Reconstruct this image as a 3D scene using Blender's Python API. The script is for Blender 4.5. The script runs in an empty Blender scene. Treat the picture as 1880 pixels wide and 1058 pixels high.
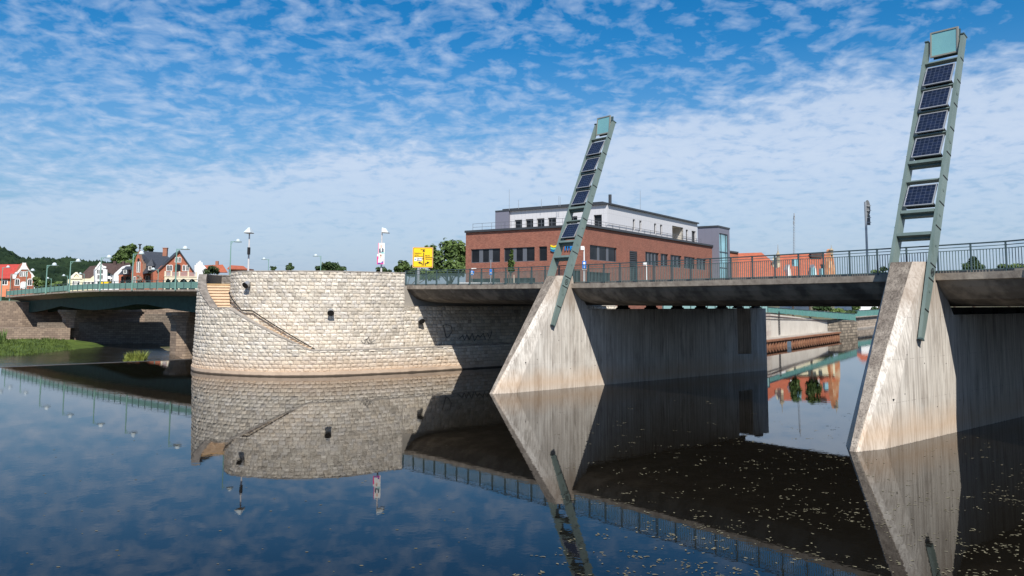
import bpy, bmesh, math, random
from math import sin, cos, tan, pi, radians, atan2, sqrt, hypot, floor
from mathutils import Vector, Matrix
SC = bpy.context.scene
R0 = random.Random(7)
# ------------------------------------------------------------ camera
FPX, TH, CY, RO, H = 1490.03, .09124, 416.24, .00349, 5.4558
cd = bpy.data.cameras.new('camera'); cam = bpy.data.objects.new('camera', cd); SC.collection.objects.link(cam)
cd.sensor_width = 36; cd.lens = 36*FPX/1880; cd.shift_y = (CY-529)/1880; cd.clip_end = 9000; cd.clip_start = .1
cam.matrix_world = Matrix.Translation((0, 0, H)) @ Matrix.Rotation(pi/2+TH, 4, 'X') @ Matrix.Rotation(RO, 4, 'Z')
SC.camera = cam
SC.view_settings.view_transform = 'Standard'; SC.view_settings.look = 'None'
SC.view_settings.exposure = .38; SC.view_settings.gamma = 1
# ------------------------------------------------------------ sun
SUN = Vector((.147, -.916, 1)).normalized()
sl = bpy.data.lights.new('sun', 'SUN'); sl.energy = 5.0; sl.angle = radians(.5); sl.color = (1, .95, .87)
so = bpy.data.objects.new('sun', sl); SC.collection.objects.link(so); so.location = (0, 0, 60)
so.rotation_euler = SUN.to_track_quat('Z', 'Y').to_euler()
# ------------------------------------------------------------ node helper
class NT:
    def __init__(s, nt): s.nt = nt; s.n = nt.nodes; s.l = nt.links
    def new(s, t, **k):
        n = s.n.new(t)
        for a, b in k.items(): setattr(n, a, b)
        return n
    def put(s, sock, v):
        if hasattr(v, 'is_output'): s.l.new(v, sock)
        else: sock.default_value = v
    def math(s, op, a, b=None, c=None, clamp=False):
        n = s.new('ShaderNodeMath', operation=op, use_clamp=clamp); s.put(n.inputs[0], a)
        if b is not None: s.put(n.inputs[1], b)
        if c is not None: s.put(n.inputs[2], c)
        return n.outputs[0]
    def vmath(s, op, a, b=None):
        n = s.new('ShaderNodeVectorMath', operation=op); s.put(n.inputs[0], a)
        if b is not None: s.put(n.inputs[1], b)
        return n.outputs[0]
    def mix(s, f, a, b, mode='MIX'):
        n = s.new('ShaderNodeMix', data_type='RGBA', blend_type=mode); s.put(n.inputs[0], f)
        s.put(n.inputs[6], a if hasattr(a, 'is_output') else tuple(a)+(1,)*(4-len(a)))
        s.put(n.inputs[7], b if hasattr(b, 'is_output') else tuple(b)+(1,)*(4-len(b)))
        return n.outputs[2]
    def noise(s, vec, scale, detail=4, rough=.55, dist=0):
        n = s.new('ShaderNodeTexNoise'); s.l.new(vec, n.inputs['Vector'])
        n.inputs['Scale'].default_value = scale; n.inputs['Detail'].default_value = detail
        n.inputs['Roughness'].default_value = rough; n.inputs['Distortion'].default_value = dist
        return n.outputs[0]
    def ramp(s, f, a, b, lo=0, hi=1):
        n = s.new('ShaderNodeMapRange', clamp=True); s.put(n.inputs[0], f)
        for i, v in zip((1, 2, 3, 4), (a, b, lo, hi)): n.inputs[i].default_value = v
        return n.outputs[0]
    def comb(s, x, y, z):
        n = s.new('ShaderNodeCombineXYZ'); s.put(n.inputs[0], x); s.put(n.inputs[1], y); s.put(n.inputs[2], z); return n.outputs[0]
    def sep(s, v):
        n = s.new('ShaderNodeSeparateXYZ'); s.l.new(v, n.inputs[0]); return n.outputs
# ------------------------------------------------------------ sky
w = bpy.data.worlds.new('World'); SC.world = w; w.use_nodes = True
g = NT(w.node_tree); g.n.clear()
wo = g.new('ShaderNodeOutputWorld'); bg = g.new('ShaderNodeBackground'); g.l.new(bg.outputs[0], wo.inputs[0])
sky = g.new('ShaderNodeTexSky', sky_type='NISHITA', sun_disc=False); sky.sun_elevation = math.asin(SUN.z)
sky.sun_rotation = atan2(SUN.x, SUN.y); sky.altitude = 100; sky.air_density = 1.0; sky.dust_density = .4; sky.ozone_density = 2.2
bg.inputs[1].default_value = .088
hs = g.new('ShaderNodeHueSaturation'); hs.inputs['Saturation'].default_value = 1.5; hs.inputs['Value'].default_value = 1.05
hs.inputs['Hue'].default_value = .5
g.l.new(sky.outputs[0], hs.inputs['Color'])
tc = g.new('ShaderNodeTexCoord'); dv = tc.outputs['Generated']; dx, dy, dz = g.sep(dv)
zc = g.math('ADD', g.math('MAXIMUM', dz, 0), .21)
P2 = g.comb(g.math('DIVIDE', dx, zc), g.math('DIVIDE', dy, zc), 0)
wp = g.new('ShaderNodeTexNoise'); g.l.new(P2, wp.inputs['Vector']); wp.inputs['Scale'].default_value = 5; wp.inputs['Detail'].default_value = 2
Pw = g.vmath('ADD', P2, g.vmath('MULTIPLY', g.vmath('SUBTRACT', wp.outputs['Color'], (.5, .5, .5)), (.10, .10, 0)))
n1 = g.noise(Pw, 16, 3, .52)              # cloudlets
n3 = g.noise(Pw, 46, 4, .62)               # their frayed edges
n2 = g.noise(P2, 2.2, 2, .5)               # patches of cover
side = g.math('SUBTRACT', dx, .1)
eb = g.math('ADD', .225, g.math('ADD', g.math('MULTIPLY', g.math('MAXIMUM', side, 0), .12), g.math('MULTIPLY', g.math('MINIMUM', side, 0), .17)))
below = g.math('SUBTRACT', g.math('ADD', eb, g.math('MULTIPLY', g.math('SUBTRACT', n2, .5), .07)), dz)   # >0 under the edge of the closed sheet
sheet = g.ramp(below, -.015, .035)
lane = g.math('MULTIPLY', g.ramp(below, -.13, -.02), g.ramp(dx, -.12, .08))
cover = g.math('ADD', g.math('MULTIPLY', sheet, .42), g.math('MULTIPLY', lane, -.07))
cover = g.math('ADD', cover, g.math('MULTIPLY', g.math('SUBTRACT', n2, .5), .42))
cover = g.math('ADD', cover, g.ramp(dz, .14, .34, .10, .0))
val = g.math('ADD', g.math('ADD', n1, g.math('MULTIPLY', g.math('SUBTRACT', n3, .5), .30)), cover)
cl = g.math('POWER', g.ramp(val, .44, .90), .9)
cl = g.math('MULTIPLY', cl, g.math('MULTIPLY', g.ramp(dz, .03, .17, .30, .82), g.ramp(dz, .16, .3, 1, .88)))
ctint = g.mix(g.ramp(val, .5, 1.05), (4.4, 5.5, 7.4), (5.8, 6.6, 7.9))
low = g.ramp(dz, .02, .30, .92, 0)         # pale air near the horizon
base = g.mix(g.math('POWER', low, 1.25), hs.outputs[0], (2.35, 3.45, 5.15))
csky = g.mix(cl, base, ctint)
g.l.new(csky, bg.inputs[0])
# ------------------------------------------------------------ projection helpers: pixel of the photo -> place in the world
def ray(q):
    x, y = q[0]-940, q[1]-CY; c, s = cos(RO), sin(RO); x, y = c*x+s*y, -s*x+c*y
    return Vector((x/FPX, cos(TH)+y/FPX*sin(TH), sin(TH)-y/FPX*cos(TH)))
C0 = Vector((0, 0, H))
def atY(x, y, Y): d = ray((x, y)); return C0+d*(Y/d.y)
def atZ(x, y, z): d = ray((x, y)); return C0+d*((z-H)/d.z)
def on_plane(q, p, n): d = ray(q); return C0+d*((p-C0).dot(n)/d.dot(n))
AZ = .68984
U = Vector((sin(AZ), -cos(AZ), 0)); V = Vector((cos(AZ), sin(AZ), 0)); OO = Vector((-8.609, 66.221, 0))
def W(t, v, z): return OO+U*t+V*v+Vector((0, 0, z))
def ve(t):
    a = -.001741*t*(t-44.27)
    if t > 44: a -= .18*min(t-44, 2.7)**2 + (max(0, t-46.7)*.4)  # invented outward bend past the near pier, shaping the deck's shadow on it
    if t < 0: a = 0
    return a
def zd(t): tt = min(max(t, -2), 50); return 6.654-.00921*tt+.00022*tt*tt
# ------------------------------------------------------------ objects
def tag(o, label=None, cat=None, group=None, kind=None):
    for k, v in (('label', label), ('category', cat), ('group', group), ('kind', kind)):
        if v: o[k] = v
    return o
def thing(name, loc, label, cat, group=None):
    o = bpy.data.objects.new(name, None); SC.collection.objects.link(o); o.location = loc; o.empty_display_size = .3
    return tag(o, label, cat, group)
def origin(o):
    v = Vector((0, 0, 0))
    while o: v += o.location; o = o.parent
    return v
class MB:
    def __init__(s): s.v = []; s.f = []; s.m = []; s.uv = {}; s.col = {}
    def poly(s, pts, m=0, uv=None, col=None):
        b = len(s.v); s.v += [Vector(p) for p in pts]; s.f.append(list(range(b, b+len(pts)))); s.m.append(m)
        if uv: s.uv[len(s.f)-1] = uv
        if col is not None: s.col[len(s.f)-1] = col
    def mesh(s, vs, fs, m=0):
        b = len(s.v); s.v += [Vector(p) for p in vs]
        for f in fs: s.f.append([b+i for i in f]); s.m.append(m)
    def obox(s, c, ax, ay, az, m=0):  # centre and three half vectors
        c = Vector(c); P = []
        for k in (-1, 1):
            for j in (-1, 1):
                for i in (-1, 1): P.append(c+ax*i+ay*j+az*k)
        s.mesh(P, [(0, 2, 3, 1), (4, 5, 7, 6), (0, 1, 5, 4), (2, 6, 7, 3), (0, 4, 6, 2), (1, 3, 7, 5)], m)
    def box(s, x0, x1, y0, y1, z0, z1, m=0):
        s.obox(((x0+x1)/2, (y0+y1)/2, (z0+z1)/2), Vector(((x1-x0)/2, 0, 0)), Vector((0, (y1-y0)/2, 0)), Vector((0, 0, (z1-z0)/2)), m)
    def bar(s, a, b, w, h=None, up=(0, 0, 1), m=0):
        a = Vector(a); b = Vector(b); d = (b-a); L = d.length; d.normalize(); up = Vector(up)
        sd = d.cross(up)
        if sd.length < 1e-4: sd = Vector((1, 0, 0))
        sd.normalize(); u2 = sd.cross(d)
        s.obox((a+b)/2, d*(L/2), sd*(w/2), u2*((h or w)/2), m)
    def tube(s, a, b, r0, r1=None, n=8, m=0, caps=True):
        a = Vector(a); b = Vector(b); r1 = r0 if r1 is None else r1; d = (b-a).normalized()
        x = d.orthogonal().normalized(); y = d.cross(x)
        P = [a+(x*cos(2*pi*i/n)+y*sin(2*pi*i/n))*r0 for i in range(n)]+[b+(x*cos(2*pi*i/n)+y*sin(2*pi*i/n))*r1 for i in range(n)]
        F = [(i, (i+1) % n, n+(i+1) % n, n+i) for i in range(n)]
        if caps: F += [tuple(range(n))[::-1], tuple(range(n, 2*n))]
        s.mesh(P, F, m)
    def prism(s, pts, off, m=0, mside=None, mback=None):  # closed solid from a planar polygon swept by off
        pts = [Vector(p) for p in pts]; off = Vector(off); n = len(pts)
        s.mesh(pts, [tuple(range(n))], m); s.mesh([p+off for p in pts], [tuple(range(n))[::-1]], m if mback is None else mback)
        for i in range(n):
            a, b = pts[i], pts[(i+1) % n]; s.mesh([a, a+off, b+off, b], [(0, 1, 2, 3)], m if mside is None else mside)
    def lathe(s, c, prof, n=16, m=0):
        c = Vector(c); P = []; F = []
        for r, z in prof:
            for i in range(n): P.append(c+Vector((r*cos(2*pi*i/n), r*sin(2*pi*i/n), z)))
        for k in range(len(prof)-1):
            for i in range(n): F.append((k*n+i, k*n+(i+1) % n, (k+1)*n+(i+1) % n, (k+1)*n+i))
        s.mesh(P, F, m)
    def ico(s, c, r, m=0, sub=1, jit=0, rnd=None, sq=(1, 1, 1)):
        bm = bmesh.new(); bmesh.ops.create_icosphere(bm, subdivisions=sub, radius=1)
        P = []
        for v in bm.verts:
            k = 1+(rnd.uniform(-jit, jit) if rnd else 0); P.append(Vector(c)+Vector((v.co.x*sq[0], v.co.y*sq[1], v.co.z*sq[2]))*r*k)
        F = [tuple(v.index for v in f.verts) for f in bm.faces]; bm.free(); s.mesh(P, F, m)
    def build(s, name, mats, parent=None, smooth=False, recalc=True, kind=None, label=None, local=False):
        o0 = Vector((0, 0, 0)) if local or parent is None else origin(parent)
        me = bpy.data.meshes.new(name); me.from_pydata([tuple(p-o0) for p in s.v], [], s.f)
        if not isinstance(mats, (list, tuple)): mats = [mats]
        for m in mats: me.materials.append(m)
        me.polygons.foreach_set('material_index', s.m)
        if s.uv:
            L = me.uv_layers.new(name='UVMap')
            for i, uv in s.uv.items():
                for j, li in enumerate(me.polygons[i].loop_indices): L.data[li].uv = uv[j]
        if s.col:
            A = me.color_attributes.new('tint', 'FLOAT_COLOR', 'CORNER')
            for i, c in s.col.items():
                for li in me.polygons[i].loop_indices: A.data[li].color = (*c, 1)
        if recalc:
            bm = bmesh.new(); bm.from_mesh(me); bmesh.ops.recalc_face_normals(bm, faces=bm.faces); bm.to_mesh(me); bm.free()
        if smooth: me.polygons.foreach_set('use_smooth', [True]*len(me.polygons))
        o = bpy.data.objects.new(name, me); SC.collection.objects.link(o)
        if parent: o.parent = parent
        if kind: o['kind'] = kind
        if label: o['label'] = label
        return o
def copy_tree(o, parent=None):
    c = o.copy(); SC.collection.objects.link(c); c.parent = parent
    for ch in list(o.children): copy_tree(ch, c)
    return c
# ------------------------------------------------------------ materials
def mat(name, c, rough=.7, c2=None, scale=1.5, spec=.3, bump=0, bscale=20, metal=0, extra=None, stretch=(1, 1, 1), lohi=(.35, .65), dirt=None):
    m = bpy.data.materials.new(name); m.use_nodes = True; t = NT(m.node_tree); b = t.n['Principled BSDF']
    b.inputs['Roughness'].default_value = rough; b.inputs['Specular IOR Level'].default_value = spec; b.inputs['Metallic'].default_value = metal
    pos = t.new('ShaderNodeNewGeometry').outputs['Position']
    sp = t.vmath('MULTIPLY', pos, stretch)
    col = t.mix(t.ramp(t.noise(sp, scale, 6, .6), *lohi), c, c2) if c2 else t.mix(0, c, c)
    if dirt: col = t.mix(t.ramp(t.noise(t.vmath('MULTIPLY', pos, dirt[3] if len(dirt) > 3 else (1, 1, .35)), dirt[1], 6, .65), dirt[2][0], dirt[2][1]), col, dirt[0])
    if extra: col = extra(t, pos, col)
    t.l.new(col, b.inputs['Base Color'])
    if bump:
        bn = t.new('ShaderNodeBump'); bn.inputs['Strength'].default_value = bump; bn.inputs['Distance'].default_value = .02
        t.l.new(t.noise(sp, bscale, 5, .6), bn.inputs['Height']); t.l.new(bn.outputs[0], b.inputs['Normal'])
    return m
def frame_tv(t, pos):
    rel = t.vmath('SUBTRACT', pos, tuple(OO)); 
    d = t.new('ShaderNodeVectorMath', operation='DOT_PRODUCT'); t.l.new(rel, d.inputs[0]); d.inputs[1].default_value = U
    e = t.new('ShaderNodeVectorMath', operation='DOT_PRODUCT'); t.l.new(rel, e.inputs[0]); e.inputs[1].default_value = V
    return d.outputs['Value'], e.outputs['Value'], t.sep(pos)[2]
def pier_x(t, pos, col):
    tt, vv, z = frame_tv(t, pos)
    a = t.noise(t.comb(t.math('MULTIPLY', tt, 13), t.math('MULTIPLY', vv, 13), t.math('MULTIPLY', z, .2)), 1, 3, .6)  # board marks
    col = t.mix(t.ramp(a, .46, .60), col, t.mix(.5, col, (.22, .19, .165)))
    b = t.noise(t.comb(t.math('MULTIPLY', tt, 2), t.math('MULTIPLY', vv, 2), t.math('MULTIPLY', z, .3)), 1.2, 5, .7)  # run-down stains
    col = t.mix(t.math('MULTIPLY', t.ramp(b, .52, .70), .62), col, (.13, .105, .085))
    c = t.noise(pos, .8, 3, .6)
    band = t.math('ADD', z, t.math('MULTIPLY', c, .9))
    oc = t.math('MULTIPLY', t.ramp(band, .95, 1.9, 1, 0), t.ramp(z, -.05, .45, .2, .45))
    col = t.mix(oc, col, (.50, .315, .17))
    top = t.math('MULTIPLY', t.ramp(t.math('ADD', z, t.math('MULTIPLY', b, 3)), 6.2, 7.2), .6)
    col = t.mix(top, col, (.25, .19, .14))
    f = t.math('FRACT', t.math('MULTIPLY', z, .62)); lift = t.ramp(f, .0, .022, 1, 0)
    dots = t.ramp(t.noise(t.comb(t.math('MULTIPLY', vv, 14), tt, 0), 1, 1, .5), .5, .6)
    col = t.mix(t.math('MULTIPLY', t.math('MULTIPLY', lift, dots), .6), col, (.12, .1, .09))
    return col
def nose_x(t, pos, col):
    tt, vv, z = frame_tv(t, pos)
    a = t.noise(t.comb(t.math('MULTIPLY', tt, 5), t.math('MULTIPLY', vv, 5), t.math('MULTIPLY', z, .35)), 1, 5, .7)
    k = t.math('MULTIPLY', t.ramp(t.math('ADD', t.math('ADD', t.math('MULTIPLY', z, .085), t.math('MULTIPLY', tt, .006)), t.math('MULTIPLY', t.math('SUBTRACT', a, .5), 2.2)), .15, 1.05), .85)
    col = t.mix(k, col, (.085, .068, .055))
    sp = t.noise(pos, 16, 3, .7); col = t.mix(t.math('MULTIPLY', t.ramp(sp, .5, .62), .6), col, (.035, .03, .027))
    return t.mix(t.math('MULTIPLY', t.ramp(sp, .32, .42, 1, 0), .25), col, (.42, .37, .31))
M = {}
M['pier'] = mat('pale_concrete', (.63, .595, .54), .85, (.49, .45, .40), 1.2, bump=.5, bscale=9, extra=pier_x, stretch=(1, 1, .4))
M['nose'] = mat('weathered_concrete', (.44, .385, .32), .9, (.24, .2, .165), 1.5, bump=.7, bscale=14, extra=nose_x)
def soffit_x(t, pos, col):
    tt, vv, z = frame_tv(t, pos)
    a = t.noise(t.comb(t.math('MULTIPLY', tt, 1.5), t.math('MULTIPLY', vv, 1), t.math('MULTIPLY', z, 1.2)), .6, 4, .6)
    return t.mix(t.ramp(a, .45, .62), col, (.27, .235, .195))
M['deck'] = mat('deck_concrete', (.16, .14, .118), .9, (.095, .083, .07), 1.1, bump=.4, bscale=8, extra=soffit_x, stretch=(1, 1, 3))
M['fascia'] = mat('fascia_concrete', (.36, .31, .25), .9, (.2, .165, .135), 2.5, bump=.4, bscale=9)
M['asphalt'] = mat('asphalt', (.06, .06, .06), .9, (.045, .045, .045), 3)
M['green'] = mat('grey_green_paint', (.155, .205, .19), .45, (.12, .165, .152), 1.3, spec=.5, dirt=((.10, .14, .12), 2.2, (.56, .72)), stretch=(1, 1, .4))
M['green_dark'] = mat('dark_green_metal', (.055, .09, .095), .4, (.04, .07, .075), 4, spec=.5)
M['rail'] = mat('railing_paint', (.10, .155, .15), .4, (.075, .12, .115), 3, spec=.5)
M['rail_top'] = mat('handrail_paint', (.045, .075, .08), .35, spec=.5)
M['black'] = mat('black_rubber', (.015, .015, .016), .6)
M['dark'] = mat('dark_void', (.02, .02, .022), .8)
M['white'] = mat('white_paint', (.78, .78, .76), .5, (.7, .7, .68), 2)
M['steel'] = mat('galvanised_steel', (.42, .43, .44), .4, (.34, .35, .36), 5, metal=.6, spec=.5)
M['teal'] = mat('teal_panel', (.13, .30, .27), .5, (.10, .25, .22), 1.5, spec=.4)
M['teal_glass'] = mat('teal_glass', (.32, .52, .50), .2, (.28, .46, .44), 1, spec=.6)
M['mint'] = mat('mint_parapet', (.165, .305, .255), .5, (.135, .255, .215), .9, spec=.4, dirt=((.09, .14, .11), 3, (.6, .75)), stretch=(1, 1, 3))
M['girder'] = mat('dark_green_girder', (.038, .085, .068), .6, (.028, .06, .05), 1.5, spec=.15)
def sol_x(t, pos, col):
    return col
M['solar_frame'] = mat('aluminium_frame', (.42, .43, .44), .4, metal=.5)
def brick_mat(name, a, b, mort, bw, bh, rough=.85, bump=.3, extra=None, gap=.012, soft=0):
    m = bpy.data.materials.new(name); m.use_nodes = True; t = NT(m.node_tree); s = t.n['Principled BSDF']
    s.inputs['Roughness'].default_value = rough; s.inputs['Specular IOR Level'].default_value = .2
    uv = t.new('ShaderNodeUVMap').outputs[0]; br = t.new('ShaderNodeTexBrick'); t.l.new(uv, br.inputs['Vector'])
    br.inputs['Color1'].default_value = (*a, 1); br.inputs['Color2'].default_value = (*b, 1); br.inputs['Mortar'].default_value = (*mort, 1)
    br.inputs['Scale'].default_value = 1; br.inputs['Brick Width'].default_value = bw; br.inputs['Row Height'].default_value = bh
    br.inputs['Mortar Size'].default_value = gap; br.inputs['Mortar Smooth'].default_value = .3
    pos = t.new('ShaderNodeNewGeometry').outputs['Position']; col = br.outputs[0]
    col = t.mix(t.ramp(t.noise(pos, .9, 6, .65), .35, .7, 0, .45), col, t.mix(.5, col, (.05, .045, .04)))
    if extra: col = extra(t, pos, col)
    t.l.new(col, s.inputs['Base Color'])
    bn = t.new('ShaderNodeBump'); bn.inputs['Strength'].default_value = bump; bn.inputs['Distance'].default_value = .02
    h = t.math('SUBTRACT', t.noise(pos, 9, 4, .6), br.outputs['Fac'])
    t.l.new(h, bn.inputs['Height']); t.l.new(bn.outputs[0], s.inputs['Normal']); return m
M['brick'] = brick_mat('red_brown_brick', (.235, .09, .065), (.34, .145, .10), (.23, .115, .09), .24, .075, gap=.006)
M['brick_old'] = brick_mat('orange_brick', (.36, .10, .055), (.43, .145, .085), (.33, .15, .10), .3, .1)
M['sandstone'] = brick_mat('old_sandstone', (.33, .25, .185), (.20, .15, .115), (.12, .09, .07), .75, .32, bump=.7, gap=.02)
M['sandstone_dark'] = brick_mat('dark_sandstone', (.23, .19, .15), (.15, .12, .095), (.07, .06, .05), .7, .3, bump=.7, gap=.02)  # darker version of the sandstone
M['rubble'] = brick_mat('rubble_stone', (.44, .35, .27), (.26, .19, .145), (.2, .16, .13), .5, .28, bump=1, gap=.03)
def panel_mat(name, c, pw, ph, line):
    m = bpy.data.materials.new(name); m.use_nodes = True; t = NT(m.node_tree); s = t.n['Principled BSDF']; s.inputs['Roughness'].default_value = .5
    uv = t.new('ShaderNodeUVMap').outputs[0]; x, y, z = t.sep(uv)
    fx = t.math('FRACT', t.math('DIVIDE', x, pw)); fy = t.math('FRACT', t.math('DIVIDE', y, ph))
    l = t.math('MAXIMUM', t.ramp(fx, 0, line/pw, 1, 0), t.ramp(fy, 0, line/ph, 1, 0))
    t.l.new(t.mix(t.math('MULTIPLY', l, .6), c, tuple(k*.35 for k in c)), s.inputs['Base Color']); return m
M['white_panel'] = panel_mat('white_cladding', (.56, .56, .58), .62, 1.55, .04)
M['grey_panel'] = panel_mat('grey_cladding', (.17, .17, .215), 1.2, 3.1, .03)
M['anthracite'] = mat('anthracite_metal', (.045, .05, .058), .45)
M['mullion'] = mat('window_mullion', (.11, .12, .14), .45)
def glass_mat(name, c, rough=.05):
    m = mat(name, c, rough, tuple(k*1.8 for k in c), .35, spec=.5); return m
M['pane'] = mat('dark_window_pane', (.008, .009, .011), .22, (.02, .022, .026), .35, spec=.22)
M['pane_blue'] = glass_mat('blue_window_pane', (.16, .30, .34))
M['roof_red'] = mat('red_roof_tiles', (.40, .115, .06), .8, (.29, .08, .045), 1.2, bump=.3, bscale=6, stretch=(1, 1, 3))
M['roof_crimson'] = mat('crimson_roof_tiles', (.40, .055, .045), .8, (.33, .045, .035), 1.2)
M['roof_brown'] = mat('brown_roof_tiles', (.085, .055, .048), .8, (.06, .038, .034), 1.5)
M['roof_slate'] = mat('slate_roof', (.05, .056, .068), .6, (.035, .04, .05), 2)
M['cream'] = mat('cream_render', (.72, .66, .46), .8, (.66, .6, .42), 1)
M['render'] = mat('white_render', (.74, .75, .76), .8, (.68, .68, .69), .7)
M['wall_pale'] = mat('pale_concrete_wall', (.62, .575, .50), .85, (.52, .475, .41), .5, bump=.2, dirt=((.3, .25, .2), .8, (.6, .8)))
M['rust'] = mat('rusty_sheet_pile', (.30, .15, .085), .85, (.19, .08, .045), 2.2, bump=.3)
M['leaf'] = mat('leaves', (.095, .145, .036), .6, (.05, .085, .022), .35, spec=.3)
M['leaf_dark'] = mat('dark_leaves', (.045, .08, .024), .6, (.024, .046, .015), .5, spec=.3)
M['leaf_fir'] = mat('forest_leaves', (.022, .04, .018), .8, (.008, .018, .010), .035, spec=.1)
M['grass'] = mat('grass', (.085, .125, .022), .7, (.04, .065, .014), .6)
M['bark'] = mat('bark', (.12, .09, .065), .9, (.07, .05, .04), 3, bump=.5)
M['yellow'] = mat('yellow_sign_face', (.80, .50, .01), .5)
M['blue'] = mat('blue_sign_face', (.01, .16, .55), .5)
M['orange'] = mat('yellow_box_paint', (.85, .55, .02), .5)
M['soil'] = mat('ground_soil', (.16, .13, .09), .95, (.10, .11, .05), .05)
M['paving'] = mat('paving', (.36, .33, .29), .9, (.28, .26, .23), .6)
M['step'] = mat('sandstone_steps', (.62, .485, .35), .85, (.54, .41, .285), 2, bump=.3)
M['coping'] = mat('weathered_coping', (.26, .23, .20), .9, (.13, .115, .10), 2.5, bump=.6, bscale=14)
M['coping_light'] = mat('stone_coping', (.40, .36, .31), .9, (.25, .22, .19), 1.5, bump=.4)
# rough ashlar blocks: every block carries its own tone in the attribute 'tint'
m = bpy.data.materials.new('ashlar_limestone'); m.use_nodes = True; t = NT(m.node_tree); b = t.n['Principled BSDF']
b.inputs['Roughness'].default_value = .9; b.inputs['Specular IOR Level'].default_value = .15
at = t.new('ShaderNodeVertexColor'); at.layer_name = 'tint'; pos = t.new('ShaderNodeNewGeometry').outputs['Position']
col = at.outputs[0]
col = t.mix(t.ramp(t.noise(pos, 3.2, 6, .7), .52, .72, 0, .45), col, (.235, .20, .165))
col = t.mix(t.ramp(t.noise(pos, 7, 4, .75), .585, .67, 0, .8), col, (.10, .085, .07))
z = t.sep(pos)[2]
lowz = t.math('MULTIPLY', t.ramp(t.math('ADD', z, t.math('MULTIPLY', t.noise(pos, .5, 4, .6), 1.2)), .9, 2.3, 1, 0), .65)
col = t.mix(lowz, col, (.50, .345, .225))
col = t.mix(t.ramp(z, .1, .16, .85, 0), col, (.075, .055, .04))
t.l.new(col, b.inputs['Base Color'])
bn = t.new('ShaderNodeBump'); bn.inputs['Strength'].default_value = .8; bn.inputs['Distance'].default_value = .035
t.l.new(t.noise(pos, 7, 5, .65), bn.inputs['Height']); t.l.new(bn.outputs[0], b.inputs['Normal']); M['ashlar'] = m
# solar cells
m = bpy.data.materials.new('solar_cells'); m.use_nodes = True; t = NT(m.node_tree); b = t.n['Principled BSDF']; b.inputs['Roughness'].default_value = .18
uv = t.new('ShaderNodeUVMap').outputs[0]; x, y, z = t.sep(uv)
fx = t.math('FRACT', t.math('MULTIPLY', x, 6)); fy = t.math('FRACT', t.math('MULTIPLY', y, 6))
l = t.math('MAXIMUM', t.ramp(fx, 0, .09, 1, 0), t.ramp(fy, 0, .09, 1, 0))
l2 = t.math('MULTIPLY', t.ramp(t.math('ABSOLUTE', t.math('SUBTRACT', t.math('FRACT', t.math('MULTIPLY', x, 12)), .5)), 0, .04, 1, 0), .4)
cn = t.new('ShaderNodeTexWhiteNoise', noise_dimensions='2D'); t.l.new(t.comb(t.math('FLOOR', t.math('MULTIPLY', x, 6)), t.math('FLOOR', t.math('MULTIPLY', y, 6)), 0), cn.inputs['Vector'])
cc = t.mix(cn.outputs[0], (.005, .008, .018), (.009, .015, .04))
t.l.new(t.mix(t.math('MAXIMUM', l, l2), cc, (.10, .12, .17)), b.inputs['Base Color']); M['cells'] = m
m = mat('frosted_lamp_glass', (.20, .43, .44), .2, (.17, .37, .40), .8, spec=.5); M['lampglass'] = m
# water
def water_mat(name, deep, bump, dist, foam=0, scale=(1, 1, 1), sc=1.2, rough=.012):
    m = bpy.data.materials.new(name); m.use_nodes = True; t = NT(m.node_tree); b = t.n['Principled BSDF']
    b.inputs['Roughness'].default_value = rough; b.inputs['IOR'].default_value = 1.333; b.inputs['Specular IOR Level'].default_value = .40
    pos = t.new('ShaderNodeNewGeometry').outputs['Position']; c = t.mix(t.ramp(t.noise(pos, .08, 3), .3, .7), deep, tuple(k*.75 for k in deep))
    if foam:
        f = t.ramp(t.noise(t.vmath('MULTIPLY', pos, (.35, 2.2, 1)), 1.1, 6, .7), .62, .72, 0, foam)
        c = t.mix(f, c, (.5, .5, .48)); t.put(b.inputs['Roughness'], t.math('ADD', t.math('MULTIPLY', f, .5), rough))
    t.l.new(c, b.inputs['Base Color'])
    sp = t.vmath('MULTIPLY', pos, scale); bn = t.new('ShaderNodeBump'); bn.inputs['Strength'].default_value = bump; bn.inputs['Distance'].default_value = dist
    calm = t.ramp(t.noise(pos, .045, 3, .6), .42, .62, .25, 1)
    h = t.math('MULTIPLY', t.math('ADD', t.noise(sp, sc, 3, .55), t.math('MULTIPLY', t.noise(sp, sc*4.3, 2, .5), .25)), calm)
    t.l.new(h, bn.inputs['Height']); t.l.new(bn.outputs[0], b.inputs['Normal']); return m
M['water'] = water_mat('calm_river_water', (.0065, .0055, .004), .17, .012, sc=1.5)
M['water2'] = water_mat('broken_river_water', (.016, .014, .010), 1, .09, foam=.3, sc=2.0, rough=.1)
# ============================================================ WATER AND GROUND
CRA = Vector((-60, 49.8, 0)); CRB = Vector((-27.5, 76.9, 0))      # weir crest
def flat(name, pts, z, m, label=None, kind='structure'):
    b = MB(); b.poly([(p[0], p[1], z) for p in pts]); o = b.build(name, m, recalc=False)
    if o.data.polygons[0].normal.z < 0: o.data.flip_normals()
    o['kind'] = kind; return o
cd_ = (CRB-CRA).normalized(); CRF = CRA-cd_*200
flat('river_water', [(CRF.x, CRF.y), (CRB.x, CRB.y), (-20, 84), (0, 120), (60, 260), (420, 420), (420, -120), (-200, -120)], 0, M['water'])
wn = Vector((-cd_.y, cd_.x, 0))   # away over the weir
q = [CRF, CRB, CRB+wn*150+cd_*30, CRF+wn*150]
flat('lower_river_water', [(p+wn*3.2) for p in q], -1.4, M['water2'])
b = MB()
b.prism([CRF+Vector((0, 0, .03)), CRF+wn*.35+Vector((0, 0, .03)), CRF+wn*5+Vector((0, 0, -2)), CRF+Vector((0, 0, -2))], (CRB-CRF))
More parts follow.
